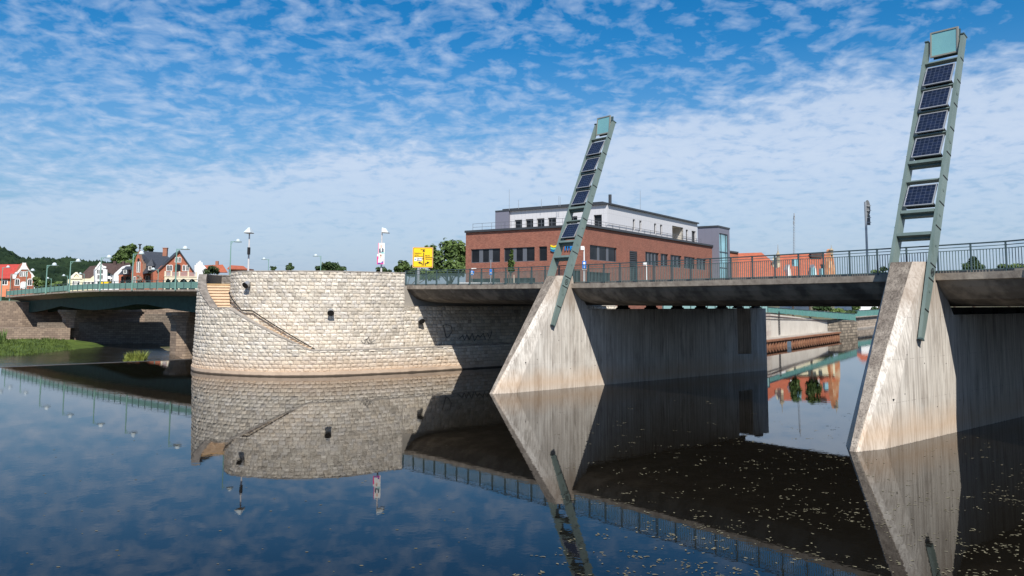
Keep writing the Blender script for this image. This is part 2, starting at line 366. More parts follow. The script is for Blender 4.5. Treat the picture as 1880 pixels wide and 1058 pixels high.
b.build('weir_sill', mat('wet_weir_stone', (.10, .085, .07), .35, (.05, .045, .04), 1, spec=.5)); bpy.data.objects['weir_sill']['kind'] = 'structure'
flat('river_bed', [(-4000, -400), (4000, -400), (4000, 6000), (-4000, 6000)], -3, M['soil'])
def land(name, pts, z, m, zb=-3):
    b = MB(); b.prism([(p[0], p[1], z) for p in pts], (0, 0, zb-z)); o = b.build(name, m); o['kind'] = 'structure'; return o
XY = lambda t, v: W(t, v, 0)[:2]
# ============================================================ ROAD BRIDGE
TS = [-3+i*1.5 for i in range(60)]
PROF = [(-.32, 0), (-.32, -.27), (-.27, -.30), (-.05, -.56), (.22, -.80), (.60, -1.06), (1.3, -1.25), (2.4, -1.35), (3.4, -1.38)]
bridge = thing('road_bridge', W(22, 8, 0), 'long low concrete bridge with a curved dark underside, crossing the river at the right', 'bridge')
def sweep(b, prof, ts, m=0):
    P = [[W(t, ve(t)+v, zd(t)+z) for v, z in prof] for t in ts]
    for i in range(len(ts)-1):
        for j in range(len(prof)-1):
            b.mesh([P[i][j], P[i+1][j], P[i+1][j+1], P[i][j+1]], [(0, 1, 2, 3)], m)
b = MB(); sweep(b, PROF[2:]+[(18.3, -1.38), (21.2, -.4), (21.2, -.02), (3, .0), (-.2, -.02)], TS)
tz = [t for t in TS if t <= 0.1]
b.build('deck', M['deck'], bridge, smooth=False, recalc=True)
b = MB(); prof = [(-.20, 0.012), (-.34, .012), (-.34, -.27), (-.26, -.31), (-.15, -.3)]
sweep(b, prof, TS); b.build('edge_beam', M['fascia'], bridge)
b = MB(); sweep(b, [(.2, .004), (.2, .12), (2.4, .12), (2.4, .004)], TS); b.build('footway', M['paving'], bridge)
b = MB(); sweep(b, [(2.45, .006), (18.5, .006)], TS); b.build('carriageway', M['asphalt'], bridge)
# piers with tall raking noses
def pier(tp, dv, ztop, nm):
    tl = tp-1.3
    def ex(p, q, z): k = (z-p[2])/(q[2]-p[2]); return tuple(p[i]+(q[i]-p[i])*k for i in range(3))
    TR = (tp, 0+dv, ztop); TM = (tp-.4, -.42+dv, ztop); TL = (tl, -.42+dv, ztop); TRL = (tl, 0+dv, ztop)
    KR = (tp, -4.1+dv, 0); PR = (tp-.4, -5.55+dv, 0); PL = (tp-.62, -5.6+dv, 0); KL = (tl, -4.6+dv, 0)
    KRb, PRb, PLb, KLb = ex(TR, KR, -1.8), ex(TM, PR, -1.8), ex(TL, PL, -1.8), ex(TL, KL, -1.8)
    b = MB(); w = lambda p: W(*p)
    vs, ve_, vb = 18.2, 20.0, 22.1; zt = 4.92
    for t, A, Bt in ((tp, KRb, TR), (tl, KLb, TL)):
        b.poly([w(p) for p in [(t, A[1], -1.8), (t, vs, -1.8), (t, vs, zt), (t, 2.0+dv*.6, zt), (t, 1.3+dv*.8, 6.0), (t, .75+dv, 6.3), (t, .62+dv, ztop), Bt]])
        b.poly([w(p) for p in [(t, vs, -1.8), (t, ve_, -1.8), (t, ve_, 1.38), (t, vs, 1.38)]])
        b.poly([w(p) for p in [(t, ve_, -1.8), (t, vb, -1.8), (t, vb, zt), (t, ve_, zt)]])
    E = lambda pts: b.poly([w(p) for p in pts])
    E([TR, TM, PRb, KRb])                                  # light chamfer
    E([TL, PLb, KLb])                                      # far chamfer
    E([TR, TM, TL, (tl, .62+dv, ztop), (tp, .62+dv, ztop)])
    E([(tp, .62+dv, ztop), (tl, .62+dv, ztop), (tl, .75+dv, 6.3), (tp, .75+dv, 6.3)])
    E([(tp, 2.0+dv*.6, zt), (tl, 2.0+dv*.6, zt), (tl, vs, zt), (tp, vs, zt)])
    for v_ in (vs, ve_): E([(tp, v_, 1.38), (tl, v_, 1.38), (tl, v_, zt), (tp, v_, zt)])
    E([(tp, vs, 1.38), (tp, ve_, 1.38), (tl, ve_, 1.38), (tl, vs, 1.38)])
    E([(tp, ve_, zt), (tl, ve_, zt), (tl, vb, zt), (tp, vb, zt)]); E([(tp, vb, -1.8), (tl, vb, -1.8), (tl, vb, zt), (tp, vb, zt)])
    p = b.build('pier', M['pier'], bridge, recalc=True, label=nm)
    n = MB(); n.poly([w(TM), w(TL), w(PLb), w(PRb)])
    o = n.build('nose_face', M['nose'], p, recalc=False)
    if o.data.polygons[0].normal.dot(-V) < 0: o.data.flip_normals()
    for v_, z_ in ((-3.3, 1.75), (-2.4, 1.9), (-2.1, 3.4), (1.4, 2.9), (.4, 1.2), (-.6, 3.0), (2.6, 1.3)):    # form-tie holes as dark discs, the shade inside put into the colour
        h = MB(); c_ = w((tp+.004, v_+dv, z_)); h.tube(c_-U*.05, c_, .028, n=8); h.build('tie_hole', M['dark'], p)
    for v_ in (((3.1,) if tp > 40 else ())+(5.95, 8.85, 11.75, 14.5, 17.1, 19.2, 21.6)):
        v_ += dv*.2; zz = zt
        e_ = .72 if tp > 40 else 0; h = MB(); h.prism([w((tp-.42, v_-.55-e_, zz+.005)), w((tp-.42, v_+.55+e_, zz+.005)), w((tp-.42, v_+.50+e_, zz+.1)), w((tp-.42, v_+.36+e_, zz+.12)), w((tp-.42, v_+.34+e_, zz+.32)), w((tp-.42, v_-.34-e_, zz+.32)), w((tp-.42, v_-.36-e_, zz+.12)), w((tp-.42, v_-.50-e_, zz+.1))][::-1], U*-.35)
        h.build('bearing_plinth', M['dark'], p)
    return p
pier(18.9, 0, 7.06, 'concrete pier standing in mid river, to the left')
pier(41.6, -.92, 7.13, 'nearer concrete pier at the right')
# far bank abutment of the bridge (right, in the dark)
b = MB(); b.prism([W(64, -1, -2), W(64, 26, -2), W(64, 26, 5.2), W(64, -1, 5.2)], U*3); b.build('abutment', M['deck'], bridge)
# railing: balusters and rails in one mesh, every post a piece of its own
rb = MB(); i0, i1 = 0, 42; SP = 1.34165
def rp(s, z): t = s*SP; return W(t, ve(t)-.03, zd(t)+z)
for i in range(i0, i1):
    for z, wd, hh, mi in ((1.19, .065, .055, 1), (1.06, .03, .03, 0), (.93, .035, .03, 0), (.12, .04, .03, 0)):
        rb.bar(rp(i, z), rp(i+1, z), wd, hh, m=mi)
    for k in range(1, 11):
        rb.bar(rp(i+k/11, .12), rp(i+k/11, .93), .020, .034, up=V, m=0)
railing = rb.build('railing', [M['rail'], M['rail_top']], bridge, label='green steel bar railing along the near edge of the bridge')
pb = MB()
pb.obox((0, 0, .6), U*.022, V*.05, Vector((0, 0, .6))); pb.obox((0, .0, -.06), U*.05, V*.10, Vector((0, 0, .07)))
pb.ico((0, 0, 1.06), .045); pb.ico((0, 0, .93), .04); pb.obox((0, 0, 1.2), U*.03, V*.05, Vector((0, 0, .02)))
post0 = pb.build('post', M['rail_top'], None)
for i in range(i0, i1+1):
    o = post0 if i == i0 else post0.copy()
    if i > i0: SC.collection.objects.link(o)
    o.parent = railing; o.location = rp(i, 0)-origin(railing)
# ============================================================ SOLAR LIGHT MASTS
def make_mast():
    root = thing('light_mast', (0, 0, 0), 'leaning green ladder mast with five solar panels, on the left concrete pier', 'light mast', 'leaning solar light masts on the bridge piers')
    sl_ = .412; D = Vector(V*sl_+Vector((0, 0, 1))).normalized(); N = (V*-1+Vector((0, 0, sl_))).normalized()  # along, front (towards -V)
    P = lambda z: V*((z-3.97)*sl_)+Vector((0, 0, z-3.97))        # centre line, z = height above the river
    hw = lambda z: .14+(.275-.14)*min(1, (z-3.97)/3.3) if z < 7.27 else .275-(z-7.27)/10.3*.12
    tc_ = 1.3/2
    for sgn in (1, -1):
        c = tc_+.05+.09; b = MB()
        zs = [3.97, 4.25, 7.27, 17.6]
        prev = None
        for i in range(len(zs)-1):
            za, zb = zs[i], zs[i+1]; pa, pb_ = P(za), P(zb)
            if i == 0: pa = pa+D*.0
            q = []
            for pp, ww in ((pa, hw(za) if i else .12), (pb_, hw(zb))):
                q.append([pp+U*(sgn*c-.07)+N*ww, pp+U*(sgn*c+.07)+N*ww, pp+U*(sgn*c+.07)-N*ww, pp+U*(sgn*c-.07)-N*ww])
            b.mesh(q[0]+q[1], [(0, 1, 5, 4), (1, 2, 6, 5), (2, 3, 7, 6), (3, 0, 4, 7), (0, 1, 2, 3), (4, 5, 6, 7)])
        r = b.build('side_rail', M['green'], root, local=True)
        for z in (5.1, 6.35, 6.95, 8.55, 9.6, 10.75, 11.85, 13.0, 14.15, 15.3, 16.4):   # dark joint bands on the outer web
            g_ = MB(); p = P(z)+U*(sgn*(c+.074)); g_.obox(p, D*.028, N*(hw(z)*1.0), U*.006); g_.build('joint_band', M['black'], r, local=True)
        for z in (5.9, 7.8, 9.1, 10.2, 12.4, 14.7):
            h_ = MB(); p = P(z)+U*(sgn*(c+.074)); h_.lathe((0, 0, 0), [(0, .02), (.03, .02), (.03, .012), (.085, .012), (.085, 0)], 12)
            R_ = (U*sgn).to_track_quat('Z', 'Y').to_matrix(); h_.v = [R_ @ q_ + p for q_ in h_.v]; h_.build('bolt_cover', M['green'], r, local=True)
        for z, e1, e2 in ((17.62, .2, .03), (3.95, .125, .03)):
            cp = MB(); cp.obox(P(z)+U*(sgn*c), D*e2, N*e1, U*.09); cp.build('end_cap', M['green_dark'], r, local=True)
        for z in (4.6, 5.6, 6.6):
            fx = MB(); fx.obox(P(z)+U*(sgn*(tc_+.025)), D*.12, N*.1, U*.03); fx.build('fixing_plate', M['black'], r, local=True)
    inner = tc_+.05
    for z in (8.22, 9.22, 11.5):
        b = MB(); b.obox(P(z)+N*.05, D*.07, N*.22, U*inner); b.obox(P(z)-N*.05-D*.10, D*.05, N*.10, U*inner); b.build('cross_beam', M['green'], root, local=True)
    for z in (10.66, 12.83, 13.98, 15.13, 16.45):
        b = MB(); b.obox(P(z)+N*.02, D*.03, N*.14, U*inner); b.build('cross_bar', M['green'], root, local=True)
    for z in (9.96, 12.22, 13.38, 14.54, 15.72):
        tl = radians(9); D2 = (D*cos(tl)-N*sin(tl)*-1*-1).normalized(); D2 = (D*cos(tl)-N*sin(tl)).normalized(); N2 = (N*cos(tl)+D*sin(tl)).normalized()
        c = P(z)+N*.17; hw_, hh = .615, .545
        b = MB(); th = .035
        for s_ in (-1, 1): b.obox(c+U*s_*(hw_-.02), U*.022, D2*hh, N2*th); b.obox(c+D2*s_*(hh-.02), D2*.022, U*(hw_-.04), N2*(th-.002))
        f = b.build('solar_panel', M['solar_frame'], root, local=True)
        b = MB(); k = N2*.026; x, y = hw_-.04, hh-.04
        b.poly([c-U*x-D2*y+k, c+U*x-D2*y+k, c+U*x+D2*y+k, c-U*x+D2*y+k], uv=[(0, 0), (1, 0), (1, 1), (0, 1)])
        b.build('solar_cells', M['cells'], f, local=True, recalc=False)
        b = MB(); b.obox(c-N2*.03, U*(hw_-.04), D2*(hh-.03), N2*.02); b.obox(c-N2*.16-D2*(hh-.12), U*(hw_-.03), D2*.05, N2*.14); b.build('backing_tray', M['black'], f, local=True)
    # lamp box at the head: steeper than the mast, looking down towards the water
    c = P(17.42)+N*.10; zt = (Vector((0, 0, 1))+V*.10).normalized(); nn = (V*-1+Vector((0, 0, .10))).normalized(); s = .62
    b = MB(); b.obox(c-nn*.16, U*(s-.06), zt*(s-.05), nn*.12); b.obox(c-nn*.30, U*(s-.02), zt*s, nn*.02)
    L = b.build('lamp_box', M['green_dark'], root, local=True)
    b = MB()
    for s_ in (-1, 1): b.obox(c+U*s_*(s-.03), U*.035, zt*s, nn*.045); b.obox(c+zt*s_*(s-.035), zt*.035, U*(s-.065), nn*.043)
    b.build('lamp_frame', mat('bronze_frame', (.24, .24, .21), .4), L, local=True)
    b = MB(); x = s-.06; b.obox(c+nn*.005, U*x, zt*x, nn*.012); b.build('lamp_glass', M['lampglass'], L, local=True)
    # small round emblem plate
    b = MB(); p = P(6.66)+U*(inner+.17+.012)
    for k in range(24):
        a0, a1 = 2*pi*k/24, 2*pi*(k+1)/24
        b.bar(p+N*cos(a0)*.13+D*sin(a0)*.17, p+N*cos(a1)*.13+D*sin(a1)*.17, .018, .012, up=U)
    b.bar(p-D*.1-N*.05, p+D*.1-N*.05, .02, .012, up=U); b.bar(p-D*.1+N*.05, p+D*.1+N*.05, .02, .012, up=U); b.bar(p-N*.05, p+N*.05, .02, .012, up=U)
    b.build('emblem', M['black'], root, local=True)
    return root
mast = make_mast(); mast.location = W(18.25, -1.24, 3.97)
mast2 = copy_tree(mast); mast2.location = W(40.95, -2.06, 4.0)
mast2['label'] = 'nearer and taller-looking leaning green ladder mast with five solar panels, at the right'
# sign post on the bridge, seen from behind
sp = W(28.9, 1.0, 0); 
def road_sign_back():
    base = atY(1593.6, 512, 40); base.z = 6.6; d = 40.0
    r = thing('sign_post', base, 'grey post with a round sign and two plates seen from behind, on the bridge footway', 'road sign')
    top = atY(1593.8, 369, 40).z
    b = MB(); b.tube(base, (base.x, base.y, top-.05), .055, n=10); b.build('post', M['steel'], r)
    ax = Vector((.45, .15, 0)).normalized(); ay = Vector((0, 0, 1)); nn = ax.cross(ay)
    for nm, py, kind in (('round_sign', 382, 'r'), ('sign_plate', 404, 'p')):
        c = atY(1593.8, py, 40)+Vector((0, .09, 0)); b = MB()
        if kind == 'r':
            P = [c+Vector((1, .3, 0)).normalized()*cos(a*pi/16)*.155+ay*sin(a*pi/16)*.40 for a in range(32)]; b.prism(P, nn*.03)
            P = []
        else:
            e = Vector((1, .3, 0)).normalized()*.15; P = [c-e-ay*.25, c+e-ay*.25, c+e+ay*.25, c-e+ay*.25]; b.prism(P, nn*.03)
        o = b.build(nm, M['steel'] if 0 else mat('sign_back_'+kind, (.12, .125, .13), .5), r)
        b = MB()
        for dz in (-.12, .12): b.bar(c-Vector((.14, .1, -dz)), c+Vector((.14, -.1, dz)), .03, .03)
        b.build('clamp', M['steel'], o)
road_sign_back()
# ============================================================ STONE BASTION
def catmull(P, n=10):
    P = [Vector((p[0], p[1], 0)) for p in P]; Q = [P[0]*2-P[1]]+P+[P[-1]*2-P[-2]]; out = []
    for i in range(1, len(Q)-2):
        for k in range(n):
            t = k/n; a, b, c, d = Q[i-1], Q[i], Q[i+1], Q[i+2]
            out.append(.5*((2*b)+(c-a)*t+(2*a-5*b+4*c-d)*t*t+(3*b-a-3*c+d)*t**3))
    out.append(P[-1]); return out
class Path:
    def __init__(s, pts, smooth=True):
        s.p = catmull(pts) if smooth else [Vector((p[0], p[1], 0)) for p in pts]; s.s = [0]
        for a, b in zip(s.p, s.p[1:]): s.s.append(s.s[-1]+(b-a).length)
        s.L = s.s[-1]
    def at(s, d):
        d = min(max(d, 0), s.L-1e-6); i = max(k for k in range(len(s.s)-1) if s.s[k] <= d) if d > 0 else 0
        return s.p[i].lerp(s.p[i+1], (d-s.s[i])/max(1e-9, s.s[i+1]-s.s[i]))
    def nor(s, d):   # outward (to the river, right-hand side when walking from first to last is flipped as needed)
        a, b = s.at(max(0, d-.3)), s.at(min(s.L, d+.3)); t = (b-a).normalized(); return Vector((-t.y, t.x, 0))*s.sg
    sg = 1
    def hit(s, q, s0=0, s1=1e9):
        d = ray(q); best = None
        for i in range(len(s.p)-1):
            a, b = s.p[i], s.p[i+1]; e = b-a; det = d.x*(-e.y)+e.x*d.y
            if abs(det) < 1e-9: continue
            t = (a.x*(-e.y)+e.x*a.y)/det; k = (d.x*a.y-d.y*a.x)/det
            ss = s.s[i]+k*(s.s[i+1]-s.s[i])
            if -.001 <= k <= 1.001 and t > 0 and s0 <= ss <= s1 and (best is None or t < best[0]): best = (t, ss)
        if not best: return None
        t, ss = best; return ss, H+d.z*t
wt = lambda t, v: tuple(W(t, v, 0)[:2])
low = Path([wt(3.6, 24), wt(3.5, 18), wt(3.45, 12), wt(3.42, 6), wt(3.42, 2), wt(3.4, -1.5), (-9.9, 61.15), (-13.3, 59.3), (-17.1, 58.9), (-20.7, 60.0), (-23.3, 61.7), (-24.7, 63.7), (-25.6, 66.4), (-25.6, 70), (-25.2, 75), (-24, 82)])
upp = Path([wt(1.1, 24), wt(1.1, 18), wt(1.1, 10), wt(1.1, 4), wt(1.1, -.75), wt(1.1, -2.5), (-11.1, 62.75), (-13.4, 61.6), (-16, 61.1), (-18.8, 61.5), (-21.0, 62.5), (-22.1, 64.1), (-22.75, 66.2), (-23.0, 68.2)])
low.sg = upp.sg = 1
if low.nor(low.L*.5).y > 0: low.sg = -1
if upp.nor(upp.L*.5).y > 0: upp.sg = -1
def ashlar(path, s0, s1, z0, ztop, seed, batter=0, ch=.275, gap=.019, lmin=.28, lmax=.60, rough=1.0):
    rnd = random.Random(seed); b = MB(); z = z0; row = 0
    pal = [(.60, .545, .46), (.565, .51, .43), (.63, .575, .495), (.53, .47, .39), (.585, .515, .42), (.485, .435, .365), (.61, .55, .47), (.565, .52, .46)]
    P = lambda d, zz, o: path.at(d)+path.nor(d)*(o-batter*(zz-z0))+Vector((0, 0, zz))
    while z < 8.2:
        s = s0-rnd.uniform(0, .5); h = ch*rnd.uniform(.93, 1.07)
        while s < s1:
            L = rnd.uniform(lmin, lmax); a, c = max(s, s0)+gap/2, min(s+L, s1)-gap/2; s += L
            if c-a < .05: continue
            za = z+gap/2; zt_ = [min(z+h-gap/2, ztop(a+(c-a)*k/3)) for k in range(4)]
            if max(zt_)-za < .03: continue
            zt_ = [max(q, za+.005) for q in zt_]
            base = rnd.uniform(.0, .05)*rough; pil = rnd.uniform(.015, .055)*rough
            col = list(rnd.choice(pal)); f = rnd.uniform(.92, 1.16)
            if rnd.random() < .09: f *= .76
            col = [q*f for q in col]
            G = []
            for j in range(4):
                r_ = []
                for i in range(4):
                    d = a+(c-a)*i/3; zz = za+(zt_[i]-za)*j/3; inner = (i in (1, 2)) and (j in (1, 2))
                    o = base+(pil+rnd.uniform(-.014, .02)*rough if inner else rnd.uniform(-.012, .006)*rough)
                    r_.append(P(d, zz, o))
                G.append(r_)
            for j in range(3):
                for i in range(3): b.poly([G[j][i], G[j][i+1], G[j+1][i+1], G[j+1][i]], col=col)
            ring = [G[0][i] for i in range(4)]+[G[j][3] for j in (1, 2, 3)]+[G[3][i] for i in (2, 1, 0)]+[G[j][0] for j in (2, 1)]
            rd = [(a+(c-a)*i/3, za) for i in range(4)]+[(c, za+(zt_[3]-za)*j/3) for j in (1, 2, 3)]+[(a+(c-a)*i/3, zt_[i]) for i in (2, 1, 0)]+[(a, za+(zt_[0]-za)*j/3) for j in (2, 1)]
            bk = [P(d, zz, -.06) for d, zz in rd]
            for i in range(len(ring)):
                k = (i+1) % len(ring); b.poly([ring[i], bk[i], bk[k], ring[k]], col=[q*.6 for q in col])  # block sides darkened in the tint, painting shade into the joints
        z += h; row += 1
    return b
def strip(path, s0, s1, zlo, zhi, off, th, n=90, batter=0, z0=0):
    """curved wall body between two offsets; zlo/zhi functions of arc length"""
    b = MB(); D = [s0+(s1-s0)*i/n for i in range(n+1)]
    g = lambda d, o, z: path.at(d)+path.nor(d)*(o-batter*(z-z0))+Vector((0, 0, z))
    R = [[g(d, off, zlo(d)), g(d, off, zhi(d)), g(d, off-th, zhi(d)), g(d, off-th, zlo(d))] for d in D]
    for a, c in zip(R, R[1:]):
        for i in range(4): b.mesh([a[i], c[i], c[(i+1) % 4], a[(i+1) % 4]], [(0, 1, 2, 3)])
    b.mesh(R[0], [(0, 1, 2, 3)]); b.mesh(R[-1], [(0, 1, 2, 3)]); return b
bast = thing('stone_bastion', (-14, 66, 0), 'rounded bastion of pale rough limestone blocks with a flight of steps, in mid picture', 'bastion')
LEDGE = 1.83
sA = low.hit((570, 643), low.L*.3)[0]; sB = low.hit((416, 568), low.L*.3)[0]; sC = low.hit((384, 567), low.L*.3)[0]; sD = sC+1
for k in range(400):                      # silhouette of the lower wall
    d = low.L*.4+k*(low.L*.5)/400
    if (low.at(d)).normalized().dot(low.nor(d)) > 0: sD = d; break
LAND = 4.85; TOPZ = 7.45
def lowtop(d):
    if d <= sA: return LEDGE
    if d <= sB: return LEDGE+(LAND-LEDGE)*(d-sA)/(sB-sA)
    if d <= sC: return LAND
    if d <= sD+1.0: k = (d-sC)/(sD+1.0-sC); return LAND+(TOPZ-LAND)*k**.85
    return TOPZ
BT = .028
s_end = low.L-4
ashlar(low, .2, s_end, -.25, lambda d: lowtop(d)-.02, 3, batter=BT, rough=.75).build('lower_wall', M['ashlar'], bast, recalc=False)
mortar = mat('mortar_joint', (.15, .125, .10), .95)
strip(low, 0, s_end, lambda d: -2.5, lambda d: lowtop(d)-.03, -.02, .55, 140, BT, -.25).build('lower_wall_core', mortar, bast)
strip(low, 0, s_end, lambda d: -.6, lambda d: .33, .11, .6, 140, 0, 0).build('base_plinth', mat('smooth_plinth_stone', (.52, .40, .30), .85, (.42, .32, .24), 1.5, bump=.3, extra=lambda t, pos, col: t.mix(t.ramp(t.math('ADD', t.sep(pos)[2], t.math('MULTIPLY', t.noise(pos, 1.3, 4, .6), .10)), .12, .17, .92, 0), col, (.05, .038, .028))), bast)
strip(low, 0, sC+.02, lambda d: lowtop(d)-.02, lambda d: lowtop(d)+.07, .05, .42, 110, BT, -.25).build('parapet_coping', M['coping_light'], bast)
strip(low, sC, s_end, lambda d: lowtop(d)-.02, lambda d: lowtop(d)+.07, .05, .62, 60, BT, -.25).build('stair_coping', M['coping'], bast)
# ledge walk and rising steps between the two walls
def walk(d):  return lowtop(d)-(0 if d < sA else .85)
b = strip(low, 0, sA, lambda d: -2.4, lambda d: LEDGE-.03, -.5, 2.2, 60); b.build('ledge_walk', M['coping_light'], bast)
nst = 18
b = MB()
for i in range(nst):
    d0 = sA+(sB-sA)*i/nst; d1 = sA+(sB-sA)*(i+1)/nst; z = LEDGE+(LAND-.75-LEDGE)*(i+1)/nst
    g = lambda d, o, zz: low.at(d)+low.nor(d)*o+Vector((0, 0, zz))
    b.mesh([g(d0, -.45, 0), g(d1, -.45, 0), g(d1, -2.6, 0), g(d0, -2.6, 0), g(d0, -.45, z), g(d1, -.45, z), g(d1, -2.6, z), g(d0, -2.6, z)], [(0, 1, 2, 3), (4, 5, 6, 7), (0, 1, 5, 4), (1, 2, 6, 5), (2, 3, 7, 6), (3, 0, 4, 7)])
b.build('lower_steps', M['step'], bast)
LZ = LAND-.75
b = strip(low, sB, sC+1.2, lambda d: 0, lambda d: LZ, -.5, 2.6, 14); b.build('landing', M['step'], bast)
# flight seen face on, climbing away from the landing to the street
fl = MB(); n = 11; zS = 6.72; p0 = Vector((-22.65, 61.85, 0)); dirS = Vector((-.36, .933, 0)); sideS = Vector((.933, .36, 0))
def reach(a, path, sg):
    k = 0
    while k < 2.2 and min((path.at(path.L*.35+path.L*.65*j/150)-(a+sideS*sg*k)).length for j in range(151)) > (.5 if sg < 0 else .12): k += .05
    return k
for i in range(n):
    z = LZ+.1+(zS-LZ-.1)*(i+1)/n; a = p0+dirS*(i*.36); bb = a+dirS*(.42 if i < n-1 else 1.0)
    la, ra, lb = -reach(a, low, -1), reach(a, upp, 1), -reach(bb, low, -1); Z = Vector((0, 0, z))
    fl.prism([a+sideS*la+Z, a+sideS*ra+Z, bb+sideS*ra+Z, bb+sideS*lb+Z], (0, 0, -(z-LZ+.3)))
    fl.prism([a+sideS*la-dirS*.07+Z+Vector((0, 0, .004)), a+sideS*ra-dirS*.07+Z+Vector((0, 0, .004)), a+sideS*ra+dirS*.2+Z+Vector((0, 0, .004)), a+sideS*la+dirS*.2+Z+Vector((0, 0, .004))], (0, 0, -.05))
    if i == n-1: EL, ER = la, ra
fl.build('upper_steps', M['step'], bast)
b = MB(); a = p0+dirS*((n-1)*.36)-dirS*.03
b.prism([a+sideS*EL+Vector((0, 0, zS+.012)), a+sideS*ER+Vector((0, 0, zS+.012)), a+sideS*ER+dirS*.16+Vector((0, 0, zS+.012)), a+sideS*EL+dirS*.16+Vector((0, 0, zS+.012))], (0, 0, -.10))
b.build('yellow_edge_strip', M['yellow'], bast)
# upper wall with its parapet
s1u = upp.hit((743, 520))[0]; suE = upp.L
topz = 7.60
ashlar(upp, s1u, suE-.05, LEDGE-.25, lambda d: topz, 11, rough=.72).build('upper_wall', M['ashlar'], bast, recalc=False)
ashlar(upp, .3, s1u, LEDGE-.25, lambda d: 5.0, 12, rough=.7).build('abutment_wall', M['ashlar'], bast, recalc=False)
strip(upp, s1u, suE, lambda d: 0, lambda d: topz, -.03, .6, 90).build('upper_wall_core', mortar, bast)
strip(upp, 0, s1u, lambda d: 0, lambda d: 5.0, -.03, .6, 40).build('abutment_core', mortar, bast)
strip(upp, s1u-.03, suE, lambda d: topz, lambda d: topz+.075, .05, .55, 90).build('parapet_cap', M['coping_light'], bast)
b = MB(); pe = upp.at(s1u); ne = upp.nor(s1u)          # squared end of the parapet where the railing starts
tdir = (upp.at(s1u+.5)-upp.at(s1u)).normalized()
b.obox(pe-ne*.3+tdir*.1+Vector((0, 0, 6.65)), ne*.305, tdir*.12, Vector((0, 0, .95))); b.build('end_block', M['coping_light'], bast)
# inner parapet above the flight, shade on its front put into dark stone
bw = MB(); q0 = Vector((-25.1, 69.6, 0)); q1 = Vector((-22.5, 70.0, 0)); back = (q1-q0).normalized(); 
bk = Path([tuple((q1+back*.8)[:2]), tuple((q0-back*.8)[:2])], False); bk.sg = 1
if bk.nor(.5).y > 0: bk.sg = -1
ashlar(bk, 0, bk.L, 6.6, lambda d: 7.48+.12*(d/bk.L), 21, ch=.42, lmin=.3, lmax=.5, rough=.6).build('back_parapet', M['coping'], bast, recalc=False)
strip(bk, 0, bk.L, lambda d: 5, lambda d: 7.5+.12*(d/bk.L), -.03, .4, 4).build('back_parapet_core', M['coping'], bast)
# handrail on the upper wall
hp = [upp.hit(q, upp.L*.3) for q in ((578, 641), (522, 607), (467, 571), (447, 569.5), (434, 553), (426, 537))]
hr = MB()
hp = [h for h in hp if h]
for a, c in zip(hp, hp[1:]):
    m_ = 6
    for i in range(m_):
        f0, f1 = i/m_, (i+1)/m_; d0, d1 = a[0]+(c[0]-a[0])*f0, a[0]+(c[0]-a[0])*f1; z0_, z1_ = a[1]+(c[1]-a[1])*f0, a[1]+(c[1]-a[1])*f1
        hr.tube(upp.at(d0)+upp.nor(d0)*.22+Vector((0, 0, z0_)), upp.at(d1)+upp.nor(d1)*.22+Vector((0, 0, z1_)), .05, n=6)
for d, z in hp: hr.tube(upp.at(d)+Vector((0, 0, z-.05)), upp.at(d)+upp.nor(d)*.22+Vector((0, 0, z)), .02, n=5)
hr.build('handrail', M['black'], bast)
# scribbled tags sprayed on the wall
def scribble(pts, path, off, r=.02):
    b = MB(); pr = None
    for q in pts:
        if q is None: pr = None; continue
        h = path.hit(q, path.L*.1)
        if not h: continue
        p = path.at(h[0])+path.nor(h[0])*off+Vector((0, 0, h[1]))
        if pr is not None: b.bar(pr, p, r, r)
        pr = p
    return b
pts = [(663, 625), (665, 629), (668, 630), (671, 627), (668, 625), (672, 622), (675, 630), (678, 624), (681, 630), (679, 626), (683, 627), (688, 624), None, (668, 632), (674, 631), (685, 630), None, (673, 623), (676, 618), (677, 624)]
scribble(pts, upp, .09, .02).build('graffiti', M['anthracite'], bast)
gp = [None, (812, 598), (818, 596), (827, 599), (829, 608), (823, 618), (819, 621), (816, 612), (812, 598), None, (842, 622), (848, 616), (852, 625), (856, 614), (860, 624), (866, 612), (870, 626), (876, 615), (880, 620), (886, 612), (890, 624), None, (838, 622), (842, 623), None, (894, 612), (898, 622), (902, 608)]
scribble(gp, upp, .09, .035).build('graffiti', M['anthracite'], bast)
# floodlights on the wall: silver cylinders with dark mouths
def floodlight(q, lab, n=0):
    h = upp.hit(q, upp.L*.1); p = upp.at(h[0])+Vector((0, 0, h[1])); nn = upp.nor(h[0]); r = thing('wall_floodlight', p, lab, 'floodlight', 'silver floodlights on the bastion wall')
    ax = (nn*.85+Vector((0, 0, -.62))-V*.12).normalized(); top = p+nn*.22+Vector((0, 0, .2)); end = top+ax*.36
    b = MB(); b.tube(top, end, .20, .25, 16, caps=False); b.tube(top-ax*.14, top, .10, .20, 16); b.build('housing', M['steel'], r)
    b = MB(); b.tube(end-ax*.03, end+ax*.012, .255, n=16); b.build('lens_rim', M['black'], r)
    b = MB(); b.bar(p+Vector((0, 0, .1)), top+ax*.15, .07, .07); b.obox(p+nn*.05+Vector((0, 0, .05)), nn*.05, U*.07, Vector((0, 0, .12))); b.build('bracket', M['steel'], r)
floodlight((459, 525), 'silver floodlight on the bastion wall just right of the steps')
floodlight((607, 575), 'silver floodlight on the middle of the bastion wall')
floodlight((769, 590), 'silver floodlight on the bastion wall at the edge of the bridge shadow')
